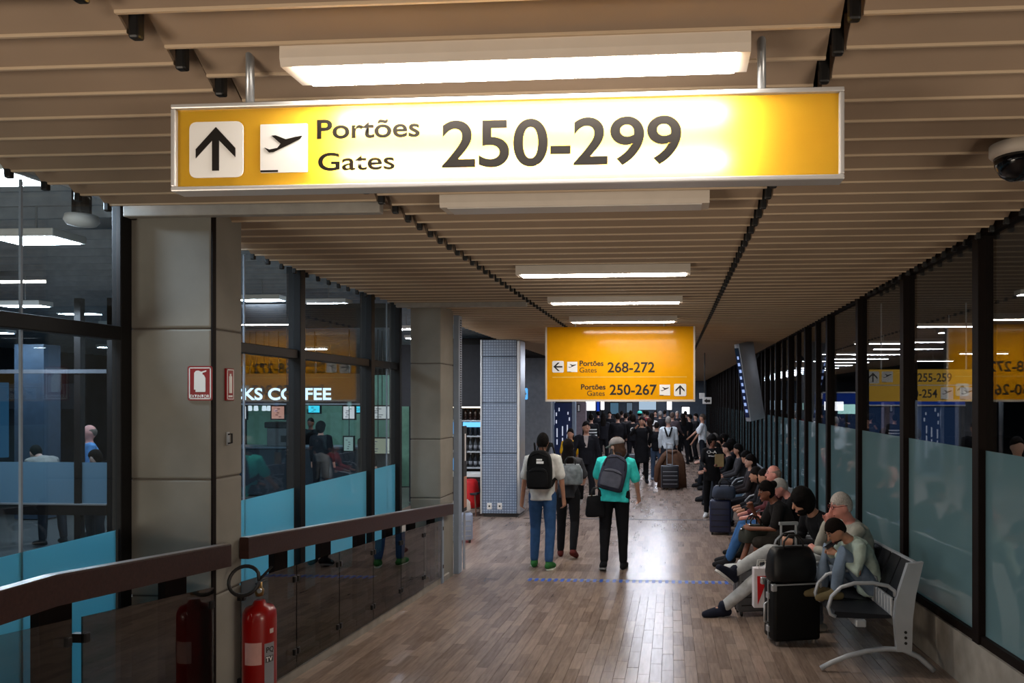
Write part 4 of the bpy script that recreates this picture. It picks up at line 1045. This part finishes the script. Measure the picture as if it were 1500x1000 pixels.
        q.tube([sv(J['ank' + n_]), sv(J['ank' + n_] + J['toe' + n_] * .07 + (J['ank' + n_] - J['knee' + n_]).normalized() * .045)], [.03 * s, .022 * s], 8, round_=True)
    soften(q.build('body', skin(skin_), P), vox, 3)
    # ---- bottoms
    bm_ = cloth(bottom)
    q = MB(); q.loft([[sv(p) for p in ring(a, b, c)] for a, b, c in ((-.10, .12, .095), (-.04, .162 * hips, .118), (.05, .155 * hips, .112), (.13, .145, .10))])
    for n_ in 'LR':
        k_, a_ = J['knee' + n_], J['ank' + n_]
        if shorts: q.tube([sv(J['hip' + n_]), sv(J['hip' + n_].lerp(k_, .5)), sv(J['hip' + n_].lerp(k_, .92))], [.098 * s, .09 * s, .082 * s], 14, round_=True)
        else: q.tube([sv(J['hip' + n_]), sv(J['hip' + n_].lerp(k_, .5)), sv(k_), sv(k_.lerp(a_, .5)), sv(k_.lerp(a_, .94))], [.098 * s * hips, .086 * s * hips, .070 * s * hips, .064 * s, .056 * s], 14, round_=True)
    soften(q.build('shorts' if shorts else 'trousers', bm_, P), max(vox, .010), 4, .014 * s)
    # ---- top
    q = MB()
    w2 = .172 if sex == 'm' else .158
    q.loft([[sv(p) for p in ring(a, b, c)] for a, b, c in ((hem, w2, .125), (.06, w2 * .97, .122), (.18, w2 * .94, .115), (.30, w2 * 1.02, .128), (.40, w2 * 1.02, .118), (.455, w2 * .72, .085), (.495, .068, .066))])
    for sd, n_ in ((-1, 'L'), (1, 'R')):
        e_, r_ = J['el' + n_], J['wr' + n_]; S_ = J['sh' + n_]
        if sleeve == 'long': q.tube([sv(S_ - xa * sd * .04), sv(S_), sv(S_.lerp(e_, .5)), sv(e_), sv(e_.lerp(r_, .93))], [.07 * s, .071 * s, .062 * s, .055 * s, .042 * s], 12, round_=True)
        elif sleeve == 'short': q.tube([sv(S_ - xa * sd * .04), sv(S_), sv(S_.lerp(e_, .45)), sv(S_.lerp(e_, .80))], [.07 * s, .073 * s, .070 * s, .070 * s], 12, round_=True)
    o = soften(q.build('top' if sleeve != 'long' else 'jacket', cloth(top), P), max(vox, .010), 4, .016 * s)
    if stripes:
        q = MB()
        for tt in (.10, .19, .28):
            q.loft([[sv(p) for p in ring(tt, w2 * 1.06, .134)], [sv(p) for p in ring(tt + .04, w2 * 1.08, .138)]], cap=False)
        q.build('stripes', cloth(stripes), P, True)
    # ---- shoes
    for n_ in 'LR':
        a_ = J['ank' + n_]; d = J['toe' + n_]; q = MB(); shin = (a_ - J['knee' + n_]).normalized()
        dn = (shin - d * shin.dot(d)).normalized()
        base = a_ + dn * .05
        q.tube([sv(base - d * .05), sv(base + d * .03 - dn * .012), sv(base + d * .12 + dn * .004), sv(base + d * .175 + dn * .010)], [.042 * s, .052 * s, .046 * s, .036 * s], 12, round_=True)
        q.tube([sv(a_ - dn * .025 + d * .004), sv(a_ + dn * .05)], [.047 * s, .048 * s], 10, round_=True)
        shm = soften(q.build('shoe', cloth(shoes, .05), P), max(vox, .009), 3)
        if sole:
            q = MB(); c0 = base + dn * .034; u = d; l_ = u.cross(dn).normalized(); pts = []
            for k in range(18):
                a = 2 * PI * k / 18; pts.append((math.cos(a) * .135, math.sin(a) * .046 * (1 + .12 * math.cos(a))))
            vs = [sv(c0 + u * (.062 + x) + l_ * y + dn * z) for z in (0, .022) for x, y in pts]
            q.add(vs, [tuple(range(17, -1, -1)), tuple(range(18, 36))] + [(j, (j + 1) % 18, 18 + (j + 1) % 18, 18 + j) for j in range(18)])
            q.build('sole', cloth(sole, .05), P)
    # ---- hair
    hm = hairm(hairc); q = MB()
    def scalp(d, p):
        front = d.y > .12
        if front and p.z < .050 - .05 * abs(d.x): return p * .80 * s
        if p.z < -.078 and hair in ('short', 'cap', 'fringe'): return p * .78 * s
        if hair == 'fringe' and p.z > .03: return p * .84 * s
        if abs(d.x) > .72 and d.y > -.35 and p.z < -.03 and hair in ('short', 'fringe'): return p * .84 * s
        return p * s
    k_ = {'short': (.082, .106, .126), 'fringe': (.081, .102, .12), 'cap': (.082, .103, .12)}.get(hair, (.088, .108, .130))
    if hair == 'curly': k_ = (.105, .122, .145)
    if hair != 'none':
        q.ell(sv(hc) + HR @ V((0, -.008, .010)) * s, k_, HR, 24, 16, scalp)
        if hair == 'long':
            rr = []
            for z, rx, ry, yy in ((.02, .075, .06, -.045), (-.08, .092, .062, -.055), (-.18, .10, .055, -.075), (-.28, .092, .045, -.085), (-.36, .05, .025, -.085)):
                rr.append([fp(math.cos(a) * rx, yy + math.sin(a) * ry, z) for a in [2 * PI * j / 16 for j in range(16)]])
            q.loft(rr)
        if hair == 'bob':
            rr = []
            for z, rx, ry, yy in ((.02, .085, .07, -.035), (-.08, .10, .075, -.04), (-.15, .09, .06, -.045)):
                rr.append([fp(math.cos(a) * rx, yy + math.sin(a) * ry, z) for a in [2 * PI * j / 16 for j in range(16)]])
            q.loft(rr)
        if hair == 'bun': q.ell(fp(0, -.115, .06), (.05 * s, .048 * s, .048 * s), HR, 12, 8)
        ho = q.build('hair', hm, P)
        soften(ho, min(max(vox, .009), .018), 2, (.02 if hair in ('curly', 'long') else .008) * s)
    if cap:
        q = MB()
        q.ell(fp(0, -.005, .035), (.096, .115, .10), HR, 22, 12, lambda d, p: (p if d.z > -.05 else V((p.x, p.y, -.005))) * s)
        co = auto(q.build('cap', cloth(cap), P), 60)
        for px_ in (0,):
            vs = []
            for z in (.0, -.008):
                for k in range(13):
                    a = rad(-15 + 210 * k / 12) if False else rad(180 * k / 12)
                    vs.append(fp(math.cos(a) * .085, .06 + math.sin(a) * .12, .032 + z - .02 * math.sin(a)))
            q = MB(); q.add(vs, [tuple(range(13)), tuple(range(25, 12, -1))] + [(j, j + 1, 14 + j, 13 + j) for j in range(12)] + [(12, 0, 13, 25)])
            q.build('visor', cloth(cap), co)
    if face:
        q = MB(); z = .018
        for sd in (-1, 1): q.ell(fp(sd * .031, .081, z), (.012 * s, .008 * s, .006 * s), HR, 10, 6)
        q.build('eyes', mat('eye_white', '8f8680', .3), P, True)
        q = MB()
        for sd in (-1, 1): q.ell(fp(sd * .031, .088, z), (.006 * s, .005 * s, .006 * s), HR, 8, 6)
        q.build('irises', M_ink, P, True)
        q = MB()
        for sd in (-1, 1): q.tube([fp(sd * .014, .089, z + .022), fp(sd * .032, .088, z + .028), fp(sd * .05, .075, z + .022)], .0042 * s, 6)
        q.build('eyebrows', hm, P, True)
        MB().tube([fp(-.026, .086, -.064), fp(0, .100, -.064), fp(.026, .086, -.064)], .0045 * s, 6).build('mouth', mat('lips', '8a4a44', .5), P, True)
    if beard:
        q = MB(); q.ell(fp(0, .03, -.075), (.068 * s, .066 * s, .052 * s), HR, 16, 10)
        soften(q.build('beard', hm, P), .010, 2)
    if glasses:
        q = MB()
        for sd in (-1, 1):
            q.tube([fp(sd * .033 + .024 * math.cos(a), .098, .016 + .018 * math.sin(a)) for a in [2 * PI * j / 12 for j in range(13)]], .0028 * s, 6)
            q.tube([fp(sd * .057, .096, .02), fp(sd * .082, .06, .02), fp(sd * .082, -.03, .012)], .003 * s, 6)
        q.tube([fp(-.009, .1, .018), fp(.009, .1, .018)], .0028 * s, 6)
        q.build('glasses', mat('glasses_red_brown', '5a1c18', .3), P)
    M_ = Matrix.Translation(V(loc)) @ Matrix.Rotation(rz, 4, 'Z')
    P_ = {'obj': P, 's': s, 'J': J, 'M': M_, 'rz': rz}
    cp, cup = spine(.30); P_['chest'] = cp; P_['up'] = cup
    return P_
def wpt(P, local): return P['M'] @ (V(local) * P['s'])
def backpack(P, label, m, m2, w_=.32, h_=.46, d_=.18, dx=0, roll=0, drop=0, patch=None, straps=True, pocket_m=None):
    s = P['s']; up = P['up']; c = P['chest']
    back = V((1, 0, 0)).cross(up).normalized() * -1
    if back.y > 0: back = -back
    base = c + back * (.115 + d_ / 2) + V((dx, 0, 0)) - up * (.24 + drop)
    loc = P['M'] @ (base * s)
    tilt = math.atan2(up.y, up.z)
    t = thing('backpack', label, 'backpack', loc, 0)
    t.rotation_euler = (Matrix.Rotation(P['rz'], 3, 'Z') @ Matrix.Rotation(-tilt, 3, 'X') @ Matrix.Rotation(rad(roll), 3, 'Y')).to_euler()
    def body(w_, d_, h_, e=.45, y0=0, z0=0):
        rings = []
        for f_, k in ((0, .86), (.04, .97), (.35, 1.0), (.7, .97), (.88, .82), (.97, .55), (1, .3)):
            rings.append([V((math.copysign(abs(math.cos(a)) ** e, math.cos(a)) * w_ / 2 * k, y0 + math.copysign(abs(math.sin(a)) ** e, math.sin(a)) * d_ / 2 * (.5 + .5 * k), z0 + f_ * h_)) for a in [2 * PI * j / 28 for j in range(28)]])
        return MB().loft(rings)
    b = body(w_, d_, h_).build('pack_body', m, t, True)
    pk = body(w_ * .78, .06, h_ * .5, .5, -d_ / 2 - .012, .03).build('front_pocket', pocket_m or m, t, True)
    MB().tube([(-w_ * .36, -d_ / 2 - .045, h_ * .46), (0, -d_ / 2 - .05, h_ * .50), (w_ * .36, -d_ / 2 - .045, h_ * .46)], .004, 6).build('zip', m2, pk, True)
    MB().tube([(-w_ * .40, -d_ * .45, h_ * .60), (-w_ * .36, -d_ * .45, h_ * .84), (0, -d_ * .50, h_ * .93), (w_ * .36, -d_ * .45, h_ * .84), (w_ * .40, -d_ * .45, h_ * .60)], .006, 6).build('zip', m2, t, True)
    MB().tube([(-.04, d_ * .2, h_ - .01), (-.03, d_ * .2, h_ + .04), (.03, d_ * .2, h_ + .04), (.04, d_ * .2, h_ - .01)], .008, 6).build('top_handle', m2, t, True)
    if straps:
        for sd in (-1, 1):
            pts = [(sd * w_ * .22, d_ * .40, h_ * .90), (sd * w_ * .30, d_ / 2 + .06, h_ + .065), (sd * w_ * .36, d_ / 2 + .16, h_ + .06), (sd * w_ * .42, d_ / 2 + .27, h_ * .85), (sd * w_ * .46, d_ / 2 + .27, h_ * .55), (sd * w_ * .5, d_ / 2 + .12, h_ * .25), (sd * w_ * .44, d_ * .35, .05)]
            q = MB()
            for a_, b_ in zip(pts, pts[1:]): q.bar(a_, b_, .055, .014, (1, 0, .2))
            q.build('shoulder_strap', m2, t)
    if patch: 
        q = MB(); q.box(-.02, .05, -d_ / 2 - .010, -d_ / 2 + .02, h_ * .74, h_ * .78).box(-.02, .07, -d_ / 2 - .012, -d_ / 2 + .02, h_ * .66, h_ * .72); q.build('white_patches', patch, t)
    for o in t.children:
        if o.name.startswith('pack_body'): o.modifiers.new('s', 'SUBSURF').render_levels = 1
    return t
# ---- walking trio in the middle distance
BLK = '141416'
p1 = person('man walking away in a white T-shirt and blue jeans with green shoes', (-1.68, 9.75, 0), -.02, 1.74, lean=2, arms={'L': ((-4, 12), (4, 8)), 'R': ((2, 14), (8, 5)), 'curl': 40},
            legs={'L': (9, 2, -6), 'R': (-3, 2, -20)}, skin_='m', top='d5d4d0', sleeve='short', bottom='2f4f78', shoes='2f6a35', sole='d8e2d2', hairc='100d0c', vox=.010, head=(0, 4))
backpack(p1, 'black backpack with white patches, worn by the man in the white T-shirt', cloth('0f0f11', .1), cloth('0b0b0c', .1), .33, .50, .20, patch=M_signw)
p2 = person('woman walking away in black trousers and dark top, right beside the man in white', (-1.44, 10.45, 0), -.03, 1.62, 'f', lean=2, arms={'L': ((4, 9), (20, 2)), 'R': ((20, 16), (70, -10)), 'curl': 40},
            legs={'L': (4, 2, -4), 'R': (-4, 2, -30)}, skin_='l', top='3a3b40', sleeve='short', bottom='131316', shoes='5b2420', hair='long', hairc='120d0c', vox=.011)
bp = bag('shoulder_bag', 'grey patterned bag on the back of the woman in black trousers', 'bag', (-1.38, 10.26, 1.02), 0, .34, .18, .28, mat('bag_grey_pattern', '70787e', .8, var=.45, scale=14), True)
p3 = person('person walking away in a turquoise shirt, grey cap and black trousers', (-.74, 9.72, 0), .04, 1.70, wide=1.22, lean=10, lean2=8, side=3, arms={'L': ((25, 14), (55, -4)), 'R': ((10, 16), (35, 6)), 'curl': 35},
            legs={'L': (4, 2, -26), 'R': (2, 2, -4)}, skin_='l', top='3fdcd6', sleeve='short', bottom='101013', shoes='17171a', sole='8c8c8c', hair='bob', hairc='4a352b', cap='8a8686', vox=.010, head=(55, 8), hips=1.12)
backpack(p3, 'slate grey backpack slung over one shoulder of the person in turquoise', cloth('3b3d4c', .1), cloth('24252d', .1), .34, .46, .18, dx=-.06, roll=14, drop=.03, pocket_m=cloth('50525e', .1))
bag('shoulder_bag', 'black bag hanging at the left hip of the person in turquoise', 'bag', (-.97, 9.66, .68), .2, .27, .17, .27, cloth('0d0d10', .1), True)
# man in black facing the camera
p4 = person('man in a black suit walking towards the camera past the turquoise shirt', (-1.72, 15.2, 0), PI + .08, 1.74, lean=2, arms={'L': ((-8, 12), (6, 6)), 'R': ((10, 16), (40, -2))}, legs={'L': (14, 3, 2), 'R': (-10, 3, -30)},
            skin_='m', top='15151a', bottom='121216', shoes='b9b2ab', hairc='15100e', vox=.012, face=1, head=(18, 0))
MB().loft([[V((x, .135, z)) for x, z in ((-.05, 1.46), (.05, 1.46), (.02, 1.22), (-.02, 1.22))], [V((x, .115, z)) for x, z in ((-.05, 1.46), (.05, 1.46), (.02, 1.22), (-.02, 1.22))]]).build('shirt_front', cloth('a89a92'), p4['obj'])
person('person in a bright yellow top behind the man in the black suit', (-2.14, 15.9, 0), PI, 1.55, 'f', skin_='m', top='e0ac14', sleeve='short', bottom='222226', hair='long', vox=.018)
# ---- crowd
def cr(px, ytop, h, rz, label, **k):
    y = max(14.5, (2.2 - h) * 1100 / (ytop - 584)); y = k.pop('y', y)
    u = at(px, 600, y)
    random.seed(int(px * 7 + ytop))
    k.setdefault('vox', .02 if y < 24 else .028)
    k.setdefault('legs', {'L': (random.uniform(-8, 12), 3, random.uniform(-14, -2)), 'R': (random.uniform(-12, 8), 3, random.uniform(-22, -3))})
    k.setdefault('arms', {'L': ((random.uniform(-5, 25), 10), (random.uniform(10, 70), 0)), 'R': ((random.uniform(-5, 25), 10), (random.uniform(10, 70), 0))})
    return person(label, (u.x, y, 0), rz, h, **k)
cr(866, 604, 1.72, .1, 'person in a black and white striped sweater, back turned, left of the crowd', top='17171b', stripes='e4e4e4', bottom='17171b', y=23)
cr(884, 607, 1.72, 0, 'person in a dark coat beside the striped sweater, in the crowd', top='1c1c22', bottom='18181c', y=24.5, hair='long', sex='f')
cr(905, 603, 1.76, .2, 'man in a long black coat with pale collar, standing in the crowd', top='121217', bottom='101014', y=22.5, hem=-.35)
cr(917, 604, 1.7, -.3, 'person in a grey brown jacket at the back of the crowd', top='3a3434', bottom='1e1e22', y=26)
p = cr(927, 612, 1.70, 0, 'person in a black top with a white round emblem on the back, in the crowd', top='141418', bottom='15151a', y=23.5, hair='curly')
q = MB(); q.tube([(.06 * math.cos(a), -.155, 1.24 + .06 * math.sin(a)) for a in [2 * PI * j / 16 for j in range(17)]], .012, 6); q.build('emblem', M_signw, p['obj'])
cr(940, 606, 1.72, PI, 'tall person in a long black coat raising a phone, in front of the crowd', top='0f0f12', bottom='0d0d10', y=19.6, hem=-.45, arms={'L': ((70, 20), (150, -30)), 'R': ((60, 20), (140, -30))}, skin_='m', face=1)
cr(937, 600, 1.74, 0, 'person wearing a turquoise cap over a dark jacket, deep in the crowd', top='2a2024', bottom='202024', y=28, cap='58e0cc', hair='cap')
cr(948, 601, 1.74, .4, 'person in a maroon jacket, deep in the crowd', top='7a2228', bottom='202024', y=29)
cr(955, 604, 1.68, -.2, 'person in a black and white patterned top, deep in the crowd', top='d8d4d2', stripes='17171b', bottom='202024', y=27, sex='f', hair='long')
cr(951, 622, 1.62, .3, 'woman in a cream jacket left of the man in the black jacket', top='b8a89c', bottom='2b2b30', y=21.8, sex='f', hair='long', hairc='2b1c16')
p6 = cr(962, 622, 1.56, 0, 'man in a black jacket and blue jeans, back turned, beside the white suspenders shirt', top='0f0f14', bottom='44566e', y=20.3, shoes='8a93a3')
p7 = cr(979, 611, 1.72, 0, 'grey haired man in a white shirt with dark straps, back turned', top='d3dbe0', bottom='20242c', y=20.0, hairc='8d8680')
q = MB()
for sd in (-1, 1): q.bar((sd * .10, -.145, 1.45), (sd * .02, -.165, 1.20), .045, .012, (0, 1, 0))
q.build('straps', cloth('15151a'), p7['obj'])
cr(967, 602, 1.72, .2, 'grey haired person in a dark top behind the white suspenders shirt', top='26262c', bottom='1c1c20', y=28.6, hairc='8f8a86')
cr(985, 602, 1.74, -.4, 'man in a brown grey jacket turned aside, behind the white suspenders shirt', top='4a4044', bottom='1c1c20', y=25, hairc='5a4a42')
cr(992, 601, 1.70, PI, 'person with light hair facing the camera at the back of the crowd', top='1d1d22', bottom='1c1c20', y=30, hairc='9c9088', face=1)
cr(1000, 606, 1.70, .5, 'woman with loose dark hair and bare arms at the back right of the crowd', top='17171b', sleeve='short', bottom='1c1c20', y=25.5, sex='f', hair='long')
cr(1010, 607, 1.66, 1.2, 'person in black with hands raised to the face, right of the crowd', top='15151a', bottom='17171b', y=26.5, arms={'L': ((40, 10), (140, -10)), 'R': ((40, 10), (140, -10))})
cr(1019, 609, 1.66, 2.0, 'person in dark clothes leaning at the right glass wall, behind the white T-shirt', top='121216', bottom='17171b', y=27.5)
cr(1029, 604, 1.74, 1.4, 'man in a white T-shirt standing at the right glass wall, looking left', top='dfe3e6', sleeve='short', bottom='22262e', y=22.5, skin_='m', arms={'L': ((20, 8), (35, 0)), 'R': ((45, 8), (50, 0))}, hairc='4a4038')
for i, (px, yy, c_) in enumerate(((855, 30, '1a1a20'), (876, 31, '22222a'), (893, 30, '17171c'), (911, 32, '2a262a'), (924, 33, '1a1a1e'), (944, 34, '2e2a30'), (960, 33, '1c1f26'), (974, 34, '28282e'), (1004, 32, '1a1a20'))):
    cr(px, 602, 1.68 + .06 * ((i * 3) % 3), [0, .6, PI, -.5][i % 4], 'dark clothed person in the last distant row, %s from its left end' % ['first', 'second', 'third', 'fourth', 'fifth', 'sixth', 'seventh', 'eighth', 'ninth'][i], top=c_, bottom='1a1a1e', y=yy, vox=.035, group='last rows of the crowd')
# black hooded person standing at the seats
p = person('person in a black hooded top with white print, standing and holding a sheet of paper', (.76, 14.0, 0), PI - .1, 1.52, 'f', skin_='d', top='0b0b0d', bottom='0b0b0d', shoes='d0cfcc', hair='curly', hairc='0d0a09', vox=.013, face=1, head=(20, 12),
           arms={'L': ((25, 18), (85, -25)), 'R': ((15, 12), (70, -15))}, hem=-.2)
text('O-A', -.09, .09, 1.20, 0, M_signw, p['obj'], .05, name='print').rotation_euler = (0, 0, PI)
text('Black', -.06, .08, 1.14, 0, M_signw, p['obj'], .03, name='print').rotation_euler = (0, 0, PI)
for o in p['obj'].children:
    if o.name.startswith('print'): o.location = (0, .148, 0)
wp = wpt(p, p['J']['wrL'] + p['J']['hdL'] * .1)
t = thing('sheet', 'yellowish sheet of paper in the hand of the black hooded person', 'paper', wp, .3)
rings = [[V((x, .02 * math.sin(x * 9), z)) for x in (-.02, .05, .12, .16)] for z in (-.03, .2)]
q = MB(); q.loft(rings, cap=False, closed=False); o = q.build('folded_sheet', mat('paper_tan', 'b09a6c', .7), t); o.modifiers.new('s', 'SOLIDIFY').thickness = .003

# ---- seated along the right wall (facing the corridor)
def seated(label, y, x=1.53, rz=PI / 2, **k):
    k.setdefault('legs', {'L': ((-.13, .46, .49), (-.13, .52, .09)), 'R': ((.13, .46, .49), (.13, .50, .09))})
    k.setdefault('arms', {'L': ((20, 12), (75, -14)), 'R': ((20, 12), (75, -14))})
    k.setdefault('lean', 8); k.setdefault('vox', .012)
    return person(label, (x, y, floor_z(y)), rz, sit=True, seat=.44, **k)
boy = seated('boy in a pale green sweater bent over a phone beside the old man', 6.42, 1.66, rz=PI / 2 + .25, h=1.48, top='a9b8ae', bottom='6c7c90', skin_='m', hairc='17100d', lean=16, lean2=30, head=(0, 36), face=1, vox=.0085,
       arms={'L': (V((-.24, .24, .80)), V((-.07, .38, .94))), 'R': (V((.24, .24, .80)), V((.07, .38, .94))), 'curl': 55}, legs={'L': ((-.15, .37, .98), (-.12, .42, .60)), 'R': ((.17, .39, .94), (.14, .43, .58))}, shoes='6f6348')
old = seated('white haired man with red framed glasses, hand at his mouth, in a pale sweater', 6.80, 1.71, rz=PI / 2 + .12, h=1.68, top='a8a59a', bottom='6a7482', skin_='p', hair='short', hairc='b5ada6', lean=10, lean2=16, head=(6, 8), face=1, glasses=True, vox=.0085,
             arms={'L': (V((-.30, .34, .78)), V((-.04, .46, .80))), 'R': (V((.18, .36, .80)), V((.05, .33, 1.03))), 'curl': 60}, legs={'L': ((.06, .46, .54), (.10, .40, .09)), 'R': ((.24, .47, .52), (.26, .42, .09))}, shoes='8a8a86', wide=1.06)
beard = seated('bearded man with thick curly hair, black jacket and pale jeans, legs crossed', 7.56, 1.61, rz=PI / 2 + .30, h=1.78, top='101013', bottom='b3b6b8', skin_='m', hair='curly', hairc='0e0b0a', beard=True, lean=19, lean2=20, head=(-4, 16), face=1, vox=.0085,
       arms={'L': (V((-.26, .22, .72)), V((-.10, .48, .74))), 'R': (V((.26, .22, .72)), V((.10, .46, .70))), 'curl': 45}, legs={'L': ((-.02, .62, .52), (.12, 1.10, .10), (.05, 1, -.02)), 'R': ((.20, .60, .60), (.10, 1.00, .44), (-.25, .75, .6))}, shoes='1d2130', sole='d9d9d9')
q = MB(); a_ = beard['J']['shL'].lerp(beard['J']['elL'], .75) * beard['s']; q.ell(a_ + V((-.055, .02, 0)), (.02, .06, .075), None, 12, 8); q.build('pale_patch', cloth('a7adb2'), beard['obj'], True)
grey = seated('grey haired person in a black jacket looking at a phone, behind the bearded man', 9.53, 1.64, h=1.64, top='121215', bottom='2b2b30', skin_='p', hair='short', hairc='a5a09a', lean=14, lean2=20, head=(0, 26), face=1, vox=.011, arms={'L': ((30, 12), (95, -18)), 'R': ((30, 12), (95, -18)), 'curl': 50})
seated('pink faced man with thinning hair, behind the grey haired person', 10.05, 1.40, h=1.74, top='5b2f33', bottom='365f92', skin_='p', hair='fringe', hairc='8c7a70', face=1, vox=.012, lean=4, legs={'L': ((-.14, .46, .50), (-.14, .66, .09)), 'R': ((.14, .46, .50), (.12, .62, .09))}, shoes='202024')
bun = seated('woman with dark hair tied up, black top and bare knees, leaning on her elbow', 9.01, 1.42, rz=PI / 2 + .1, h=1.68, sex='f', top='1a1717', sleeve='short', bottom='2a2622', shorts=True, skin_='d', hair='bun', hairc='0f0b0a', lean=20, lean2=14, head=(12, 8), face=1, vox=.0095,
             arms={'L': (V((-.22, .26, .72)), V((-.06, .50, .70))), 'R': (V((.20, .32, .66)), V((.10, .46, .92))), 'curl': 50}, legs={'L': ((-.13, .47, .54), (-.10, .42, .09)), 'R': ((.11, .48, .58), (.02, .62, .24), (.1, 1, .2))}, shoes='d5d8da')
bag('shoulder_bag', 'dark olive bag in the lap of the woman with bare knees', 'bag', (.98, 9.03, .50), .5, .36, .2, .2, mat('bag_olive', '2b2d26', .7), True)
seated('person in black seated behind the woman with bare knees, legs in dark olive trousers', 10.6, 1.5, h=1.6, top='151517', bottom='2d312c', skin_='m', hairc='15110f', lean=20, legs={'L': ((-.12, .46, .49), (-.12, .60, .09)), 'R': ((.12, .46, .49), (.12, .64, .09))})
seated('person in blue jeans and black striped top seated behind the navy suitcase', 11.1, 1.50, h=1.6, sex='f', top='1a1a1f', stripes='b9b9b9', bottom='2f5c93', skin_='m', hair='long', lean=20, lean2=10, face=1)
seated('woman with long dark hair in profile, dark brown top', 12.6, 1.36, h=1.64, sex='f', top='2b2425', bottom='25252a', skin_='l', hair='long', hairc='140f0d', face=1, lean=4, head=(10, 0))
seated('person with long black hair in washed jeans, behind the long haired woman', 13.2, 1.52, h=1.74, sex='f', top='17171a', bottom='5b7288', skin_='m', hair='long', hairc='0f0c0b', lean=12, lean2=10, head=(0, 10))
for i, (y, tp, bt, hr, hc_, lb) in enumerate(((15.2, '3c3a3c', '1b1b20', 'long', '100d0b', 'seated woman with a pale sleeve behind the hooded person'), (15.75, '121215', '2b3036', 'short', '14100e', 'seated traveller in black just past the hooded person'), (16.3, 'a6403e', '1d1d22', 'short', '14100e', 'seated traveller in a coral top past the hooded person'),
        (16.9, '1b1c22', 'c8cacc', 'curly', '0f0c0b', 'seated traveller with white trousers further down the row'), (18.3, '17171c', '1e1e24', 'short', '14100e', 'seated traveller in black further down the row, short hair'), (18.9, '6e7680', '22262c', 'long', '2a1c15', 'seated woman in a grey top further down the row'),
        (19.5, '15151a', '1e1e24', 'bun', '14100e', 'seated woman in black with hair tied up further down the row'), (20.1, '232a3a', '1e1e24', 'short', '6f6862', 'seated grey haired traveller at the far end of the row'))):
    seated(lb, y, 1.45 - .12 * (i % 3), h=1.70, top=tp, bottom=bt, hair=hr, hairc=hc_, skin_='mlmdmlm'[i % 7], lean=10 + 6 * (i % 3), shoes='c9c9c9' if i in (0, 3) else '1a1a1c', vox=.018)
def phone(P, side, label):
    p = wpt(P, P['J']['wr' + side] + P['J']['hd' + side] * .12); t = thing('phone', label, 'phone', p, P['rz']); t.rotation_euler = (rad(60), 0, P['rz'])
    MB().box(-.036, .036, -.004, .004, -.03, .12, .003).build('case', M_ink, t); MB().box(-.032, .032, .0042, .005, -.024, .114).build('screen', mat('phone_glass', '11141a', .08), t)
phone(grey, 'R', 'dark phone held by the grey haired person')
phone(boy, 'R', 'dark phone in the hands of the boy')
phone(bun, 'L', 'pale phone held in the lap by the woman with bare knees')
# brown coat draped by the cabin suitcase
t = thing('draped_coat', 'brown coat heaped behind the cabin suitcase in the middle of the corridor', 'coat', (.02, 18.75, 0))
rings = []
for z, rx, ry in ((0, .36, .22), (.25, .34, .2), (.6, .31, .18), (.82, .25, .15), (.93, .13, .07)):
    rings.append([V((math.cos(a) * rx * (1 + .08 * math.sin(5 * a + z * 3)), math.sin(a) * ry * (1 + .1 * math.cos(6 * a)), z)) for a in [2 * PI * j / 32 for j in range(32)]])
MB().loft(rings).build('coat_body', cloth('5d4130'), t, True); MB().tube([(-.20, -.15, .78), (-.36, -.20, .5), (-.38, -.22, .2)], [.07, .075, .06], 10, round_=True).build('sleeve', cloth('5d4130'), t, True); MB().tube([(-.12, -.1, .9), (0, -.13, .86), (.12, -.1, .9)], .03, 8).build('collar', cloth('4a3325'), t, True)
# ---- people behind the glass
person('bald man in a light blue shirt standing in the left hall', (at(131, 640, 11.3).x, 11.3, 0), 2.4, 1.78, top='5a86b4', bottom='24262c', skin_='p', hair='fringe', hairc='6a5c52', vox=.018)
person('person in a beige jacket bending forward in the left hall', (at(76, 660, 10.8).x, 10.8, 0), 1.2, 1.66, lean=28, lean2=30, top='8c857c', bottom='24262c', vox=.018)
person('dark haired woman behind the frosted band, right of the man in the light blue shirt', (at(139, 670, 10.2).x, 10.2, 0), PI, 1.45, 'f', top='2a2a30', bottom='24262c', hair='curly', vox=.018, face=1)
person('dark silhouetted barista behind the coffee machine', (at(455, 630, 17.8).x, 17.8, 0), PI, 1.72, top='1d2226', bottom='1d2226', skin_='d', vox=.02)
person('dark silhouetted customer at the coffee counter', (at(470, 640, 15.4).x, 15.4, 0), 0, 1.70, top='20262c', bottom='1a1d22', hair='curly', vox=.02)
person('customer in black standing at the food display case', (at(535, 660, 14.8).x, 14.8, 0), -.6, 1.66, top='17191d', bottom='17191d', vox=.02)
person('person in a white outfit behind the right glass, left of two', (3.55, 12.8, 0), 0, 1.70, top='dfe2e2', bottom='d5d8d8', vox=.02)
person('person in a white outfit behind the right glass, right of two', (4.12, 13.0, 0), .5, 1.70, top='e4e6e6', bottom='dadcdc', vox=.02)
person('figure in cream clothes at the right edge behind the glass', (at(1490, 640, 9.5).x, 9.5, 0), PI, 1.72, top='cfc8b4', bottom='8a8478', vox=.02)
